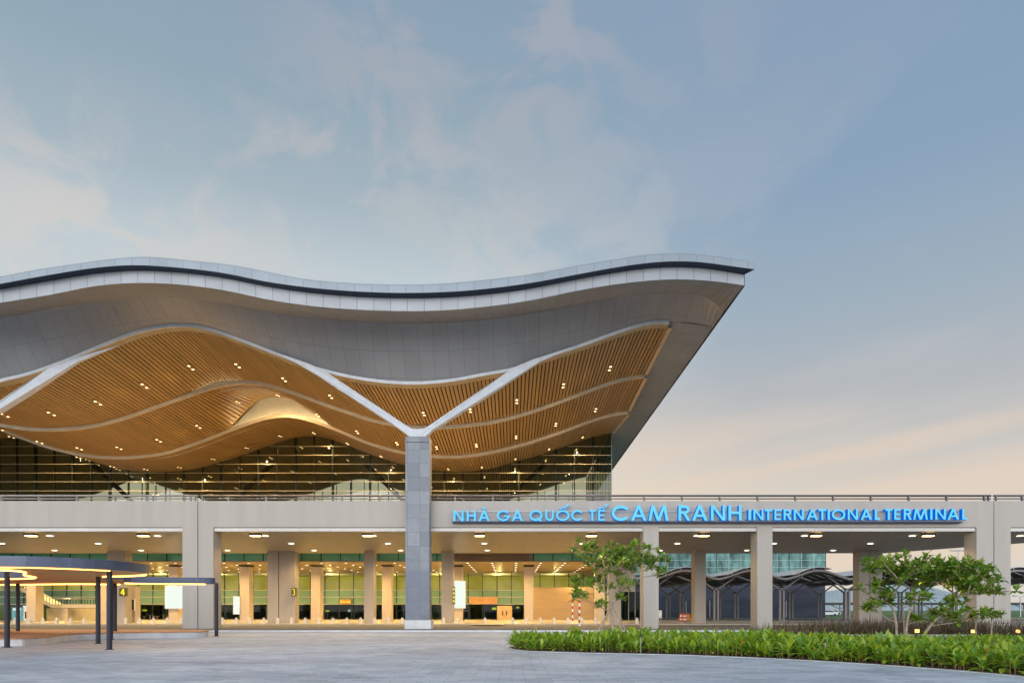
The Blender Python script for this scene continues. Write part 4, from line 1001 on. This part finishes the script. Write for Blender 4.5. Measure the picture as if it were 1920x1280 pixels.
# ------------------------------------------------------------------ planting
def leaf(m, p, d, L, wd, droop=.3, mi=0, seg=3, fold=.18):
    p = Vector(p); d = Vector(d).normalized(); sd = d.cross(Vector((0, 0, 1)))
    sd = sd.normalized() if sd.length > 1e-3 else Vector((1, 0, 0))
    base = len(m.v); q = p.copy(); dd = d.copy(); prof = (.14, .62, 1.0, .88, 0.06) if seg == 4 else (.2, 1.0, .75, .04)
    for i in range(seg + 1):
        up = sd.cross(dd).normalized(); hw = wd * .5 * prof[i]
        m.v += [tuple(q - sd * hw + up * hw * fold * 2), tuple(q), tuple(q + sd * hw + up * hw * fold * 2)]
        q = q + dd * (L / seg); dd = (dd + Vector((0, 0, -droop / seg))).normalized()
    for i in range(seg):
        a = base + 3 * i; m.f += [[a, a + 1, a + 4, a + 3], [a + 1, a + 2, a + 5, a + 4]]; m.m += [mi, mi]
front = [(-.15, 28.9), (.1, 27.2), (.9, 26.0), (2.8, 25.1), (6, 24.0), (8.2, 22.5), (9.7, 21.0), (11.0, 19.2), (11.8, 17.6), (12.3, 16.0), (12.6, 13.5), (12.8, 10)]
backe = [(24, 10), (24, 19.5), (18, 21.0), (14, 22.0), (11.9, 24.0), (10.9, 27.4), (8, 29.8), (3, 29.7), (.4, 29.4)]
bed = front + backe
def inpoly(x, y, pl):
    c = False; j = len(pl) - 1
    for i in range(len(pl)):
        if (pl[i][1] > y) != (pl[j][1] > y) and x < (pl[j][0] - pl[i][0]) * (y - pl[i][1]) / (pl[j][1] - pl[i][1]) + pl[i][0]: c = not c
        j = i
    return c
m = MB(); m.prism_xy(bed, -.02, .03); tag(m.build('planting_bed', 'soil'), kind='structure')
m = MB(); fo_ = [(x - .12, y - .1) for x, y in front]
m.prism_xy(fo_ + [(x, y) for x, y in front[::-1]], -.02, .022); tag(m.build('bed_edging', 'benchstone'), kind='structure')
bed2 = [(11.0, 40.6), (14, 33), (17, 30.5), (23, 30), (36, 36), (44, 47.5), (13, 47.5)]
m = MB(); m.prism_xy(bed2, -.02, .028); tag(m.build('rear_bed', 'soil'), kind='structure')
m = MB(); m.prism_xy([(18.5, 38.2), (26, 38.2), (26, 38.5), (18.5, 38.5)], 0, .2); tag(m.build('bed_kerb', 'benchstone'), kind='structure')
rnd = random.Random(3); C = MB(); cnt = 0
for i in range(9000):
    x, y = rnd.uniform(-.2, 24), rnd.uniform(10, 30)
    if not inpoly(x, y, bed) or abs(x) > y * .80 + 1.0: continue
    cnt += 1
    if cnt > 1700: break
    near_front = min((x - a) ** 2 + (y - c) ** 2 for a, c in front) < .35
    cl_ = .5 + .5 * math.sin(x * 1.9 + 1.3 * math.sin(y * 1.7)) * math.cos(y * 2.3 + x * .7)
    if cl_ < .12 and rnd.random() < .6: continue
    H = rnd.uniform(.40, .66) * (.62 if near_front else 1) * (.62 + .62 * cl_); lean = Vector((rnd.uniform(-.2, .2), rnd.uniform(-.2, .2), 1))
    C.tube([(x, y, 0), (x + lean.x * H * .4, y + lean.y * H * .4, H * .7)], [.012, .008], 4, 3, cap=False)
    n = rnd.randint(6, 9); a0 = rnd.uniform(0, 6.28)
    for k in range(n):
        a = a0 + k * 2.4; f = (k + 1) / n; z = H * (.15 + .65 * f); el = .25 + .85 * f + rnd.uniform(-.3, .3)
        d = (math.cos(a) * math.cos(el), math.sin(a) * math.cos(el), math.sin(el))
        leaf(C, (x + lean.x * z * .4, y + lean.y * z * .4, z), d, rnd.uniform(.26, .44), rnd.uniform(.085, .15), rnd.uniform(.5, 1.3), rnd.choice((0, 0, 1, 1, 2)), 4)
    if rnd.random() < .03: C.tube([(x, y, H * .8), (x, y, H + .05), (x, y, H + .12)], [.006, .016, .004], 5, 4)
tag(C.build('leafy_ground_cover', ['can1', 'can2', 'can3', 'stemred', 'redflower']), 'mass of bright green broad leaved plants filling the curved front bed', 'plants', kind='stuff')
Gs = MB()
for i in range(9500):
    x = rnd.uniform(13, 36); y = rnd.uniform(39.5, 46.5)
    dens = min(1, max(0.04, (x - 15) / 6)) * (1 if x < 31 else .3)
    if rnd.random() > dens: continue
    a = rnd.uniform(0, 6.28); el = rnd.uniform(.7, 1.45); L = rnd.uniform(.5, 1.3) * (.6 + .4 * dens)
    leaf(Gs, (x, y, 0), (math.cos(a) * math.cos(el), math.sin(a) * math.cos(el), math.sin(el)), L, rnd.uniform(.022, .05), rnd.uniform(.1, .9), rnd.choice((0, 0, 1, 2)), 3)
tag(Gs.build('ornamental_grass', ['straw1', 'straw2', 'straw3']), 'clumps of brown ornamental grass behind the right frangipani', 'grass', kind='stuff')
GG = MB()
for i in range(500):
    x = rnd.uniform(15, 34); y = rnd.uniform(31, 38)
    if not inpoly(x, y, bed2): continue
    for k in range(5):
        a = rnd.uniform(0, 6.28); el = rnd.uniform(.5, 1.3); leaf(GG, (x, y, 0), (math.cos(a) * math.cos(el), math.sin(a) * math.cos(el), math.sin(el)), rnd.uniform(.25, .5), rnd.uniform(.05, .1), .8, rnd.choice((0, 1, 1)), 3)
tag(GG.build('low_ground_cover', ['can1', 'can2']), 'low green leafy ground cover round the right frangipani trunk', 'plants', kind='stuff')

def frangipani(base, Y, clusters, label, seed, stems, mult=1.3, nleaf=13, L0=.34, extra=0, flowers=.3, stakes=False, r0=.085):
    """trunk stems at base (photo px x), rosettes at clusters of (px, py, spread px, count)"""
    rr = random.Random(seed); X0 = P(base, 0, Y)[0]
    t = thing('frangipani_tree', label, 'tree', (X0, Y, 0)); tips = []
    for px, py, sx, sy, n in clusters:
        for i in range(int(n * mult + .5)):
            a = P(px + rr.gauss(0, sx), py + rr.gauss(0, sy), Y); tips.append(Vector((a[0], Y + rr.gauss(0, .75), a[2])))
    nodes = []   # (pos, radius, parent index)
    B = MB(); segs = []
    sid = []
    for si, (dx, lean, h) in enumerate(stems):
        p = Vector((X0 + dx, Y + rr.uniform(-.15, .15), 0)); last = None; k = 6
        for i in range(k + 1):
            f = i / k; q = p + Vector((lean * f * f, rr.uniform(-.03, .03), h * f))
            nodes.append([q, last]); last = len(nodes) - 1; sid.append(si)
    tips.sort(key=lambda q: (q - Vector((X0, Y, stems[0][2]))).length)
    ends = []
    for q in tips:
        best, bd = None, 1e9
        for i, (p, par) in enumerate(nodes):
            if p.z > q.z - .08 or p.z < .7: continue
            d = (q - p).length + .35 * abs(q.x - p.x) + (0 if q.z - p.z > .45 * abs(q.x - p.x) else .6)
            if d < bd: best, bd = i, d
        if best is None: best = len(nodes) - 1
        p = nodes[best][0]; n = max(2, int((q - p).length / .3)); last = best
        for i in range(1, n + 1):
            f = i / n; z = p.z + (q.z - p.z) * f ** 1.15; v = Vector((p.x + (q.x - p.x) * f ** .9, p.y + (q.y - p.y) * f, z)) + (Vector((rr.uniform(-.04, .04), rr.uniform(-.04, .04), rr.uniform(-.03, .03))) if i < n else Vector())
            nodes.append([v, last]); last = len(nodes) - 1; sid.append(sid[best])
        ends.append(last)
    load = [0.0] * len(nodes)
    for e in ends:
        i = e
        while i is not None: load[i] += 1; i = nodes[i][1]
    rad = [max(.016, r0 * (max(l, 1) / len(ends)) ** .42) for l in load]
    BS = [MB() for _ in stems]
    for i, (p, par) in enumerate(nodes):
        if par is not None: BS[sid[i]].tube([nodes[par][0], p], [max(rad[par] if par is not None else rad[i], rad[i]) if load[par] < 1.8 * load[i] else rad[i] * 1.15, rad[i]], 7, 0, cap=False)
    if stakes:
        for a in (0.4, 2.2, 3.6, 5.3):
            B = MB(); B.tube([(X0 + math.cos(a) * 1.15, Y + math.sin(a) * .9, 0), (X0 + math.cos(a) * .08, Y + math.sin(a) * .08, 1.75)], .035, 6, 0); B.build('support_stake', 'bark', t)
    for B in BS: B.build('trunk', 'bark', t, smooth=True)
    Lf = MB()
    for e in ends:
        p = nodes[e][0]; n = nleaf + rr.randint(-2, 5); a0 = rr.uniform(0, 6.28)
        for k in range(n):
            a = a0 + k * 2.4; el = rr.uniform(-.25, 1.0) if k > 3 else rr.uniform(.8, 1.4)
            d = (math.cos(a) * math.cos(el), math.sin(a) * math.cos(el), math.sin(el)); L = L0 * rr.uniform(.65, 1.2)
            leaf(Lf, p - Vector((0, 0, rr.uniform(0, .07))), d, L, L * rr.uniform(.34, .44), rr.uniform(.4, 1.1), rr.choice((0, 0, 1, 1, 2)), 4)
        if rr.random() < flowers:
            for k in range(7):
                c = p + Vector((rr.uniform(-.09, .09), rr.uniform(-.09, .09), rr.uniform(.05, .2)))
                for j in range(5):
                    a = j * 1.257 + k; leaf(Lf, c, (math.cos(a), math.sin(a), .5), .07, .05, .2, 3, 3)
    Lf.build('crown', ['leaf1', 'leaf2', 'leaf3', 'flower'], t)
    return t
frangipani(1147, 38.0, [(1090,1025,10,7,4),(1115,1030,14,8,7),(1150,1032,16,9,11),(1172,1026,12,8,7),(1110,1050,14,8,7),(1150,1055,20,9,9),(1190,1045,12,10,7),(1212,1045,10,8,7),(1215,1060,10,6,5),(1245,1049,5,5,3),(1235,1072,7,5,4),(1175,1068,12,8,6),(1135,1075,12,8,5),(1095,1090,10,6,5),(1107,1098,10,5,3),(1076,1112,5,5,3),(1086,1113,6,5,3),(1160,1092,10,6,4),(1125,1136,5,4,3),(1178,1096,7,5,3),(1162,1122,4,3,2)],
           'taller frangipani with support stakes standing left of the right front column', 11, [(0, .1, 2.6), (.05, -.25, 2.9)], stakes=True, L0=.38, nleaf=14)
frangipani(1694, 33.0, [(1640,1060,8,6,4),(1663,1050,5,4,2),(1680,1064,14,7,8),(1720,1062,16,7,10),(1750,1060,12,6,7),(1785,1066,14,8,9),(1810,1073,14,8,9),(1830,1085,12,7,7),(1700,1082,16,8,7),(1760,1085,20,7,9),(1800,1095,14,7,7),(1825,1103,10,6,5),(1856,1106,7,5,4),(1650,1100,9,7,5),(1668,1115,8,6,4),(1680,1124,6,4,3),(1765,1145,8,5,4),(1788,1125,9,5,4),(1700,1128,8,5,3),(1632,1139,4,3,2),(1720,1160,6,4,2),(1793,1158,8,4,3)],
           'wide low frangipani with several pale stems in the right planting bed', 5, [(-.25, -.15, 1.5), (0, .0, 1.9), (.1, .2, 1.7), (1.0, 1.3, 1.6)], mult=1.75, L0=.40, nleaf=15, r0=.10, flowers=.06)
for px, py, lb, sd in ((1826, 1150, 'small young frangipani with one bunch of leaves before the double column', 21), (1862, 1148, 'young frangipani rosette nearest the right joint of the double column', 22)):
    frangipani(px, 37.0, [(px, py, 4, 4, 3), (px + 4, py + 8, 6, 4, 2)], lb, sd, [(0, 0, 1.0)], L0=.40, nleaf=12, r0=.04, flowers=0)
# garden lights
def garden_light(px, py, Y, label, power, tilt, z=.35):
    X = P(px, 0, Y)[0]; t = thing('garden_light', label, 'garden light', (X, Y, 0))
    m = MB(); m.tube([(X, Y, 0), (X, Y, z - .1)], .03, 6); m.build('stake', 'black', t)
    m = MB(); m.box(X - .15, X + .15, Y - .02, Y + .12, z - .1, z + .12, 0); m.box(X - .12, X + .12, Y - .04, Y - .022, z - .08, z + .1, 1); m.build('lamp_box', ['black', 'gardenlamp'], t)
    if power: lamp('lamp_light', 'SPOT', (X, Y - .1, z + .2), power, (1, .72, .35), t, 95, .08, tilt)
garden_light(1719, 1183, 36.5, 'lit garden lamp just right of the pale stems of the right frangipani', 1500, (R(200), R(20), 0), .45)
garden_light(1824, 1183, 38.0, 'lit garden lamp in the brown grass below the young frangipani', 90, (R(180), 0, 0), .38)
garden_light(1908, 1183, 40.0, 'lit garden lamp at the right edge beside the low wall', 60, (R(180), 0, 0), .32)
garden_light(1105, 1189, 31.5, 'lit garden lamp among the leaves near the left end of the bed', 30, (R(180), 0, 0), .45)
garden_light(1420, 1193, 29.0, 'lit garden lamp hidden in the leaves in the middle of the bed', 20, (R(180), 0, 0), .45)
g1 = thing('tree_uplight', 'small uplight at the foot of the staked frangipani', 'garden light', (5.3, 36.6, 0))
m = MB(); m.tube([(5.3, 36.6, 0), (5.3, 36.6, .22)], .09, 10); m.tube([(5.3, 36.6, .221), (5.3, 36.6, .23)], .07, 10, 1); m.build('lamp_box', ['black', 'lampwarm'], g1)
lamp('lamp_light', 'SPOT', (5.3, 36.6, .3), 1300, (1, .74, .38), g1, 70, .08, (R(205), 0, 0))
m = MB(); m.box(29.2, 44, 41.5, 42.0, 0, .62); m.box(29.2, 44, 41.46, 42.04, .62, .70)
tag(m.build('low_wall', 'footpath'), 'low cream wall at the right edge behind the garden lamp', 'wall')
for px, py0, py1, Y, lb in ((1547.5, 1197, 1239, 21.3, 'thin grey irrigation stake with a black top at the middle of the bed front'), (1201, 1188, 1224, 24.6, 'thin grey irrigation stake with a black top further left in the bed')):
    X = P(px, 0, Y)[0]; zt = P(0, py0, Y)[2]; t = thing('garden_stake', lb, 'stake', (X, Y, 0))
    m = MB(); m.tube([(X, Y, 0), (X, Y, zt - .12)], .02, 8); m.build('pipe', 'steel', t); m = MB(); m.tube([(X, Y, zt - .12), (X, Y, zt)], .03, 8); m.build('head', 'black', t)
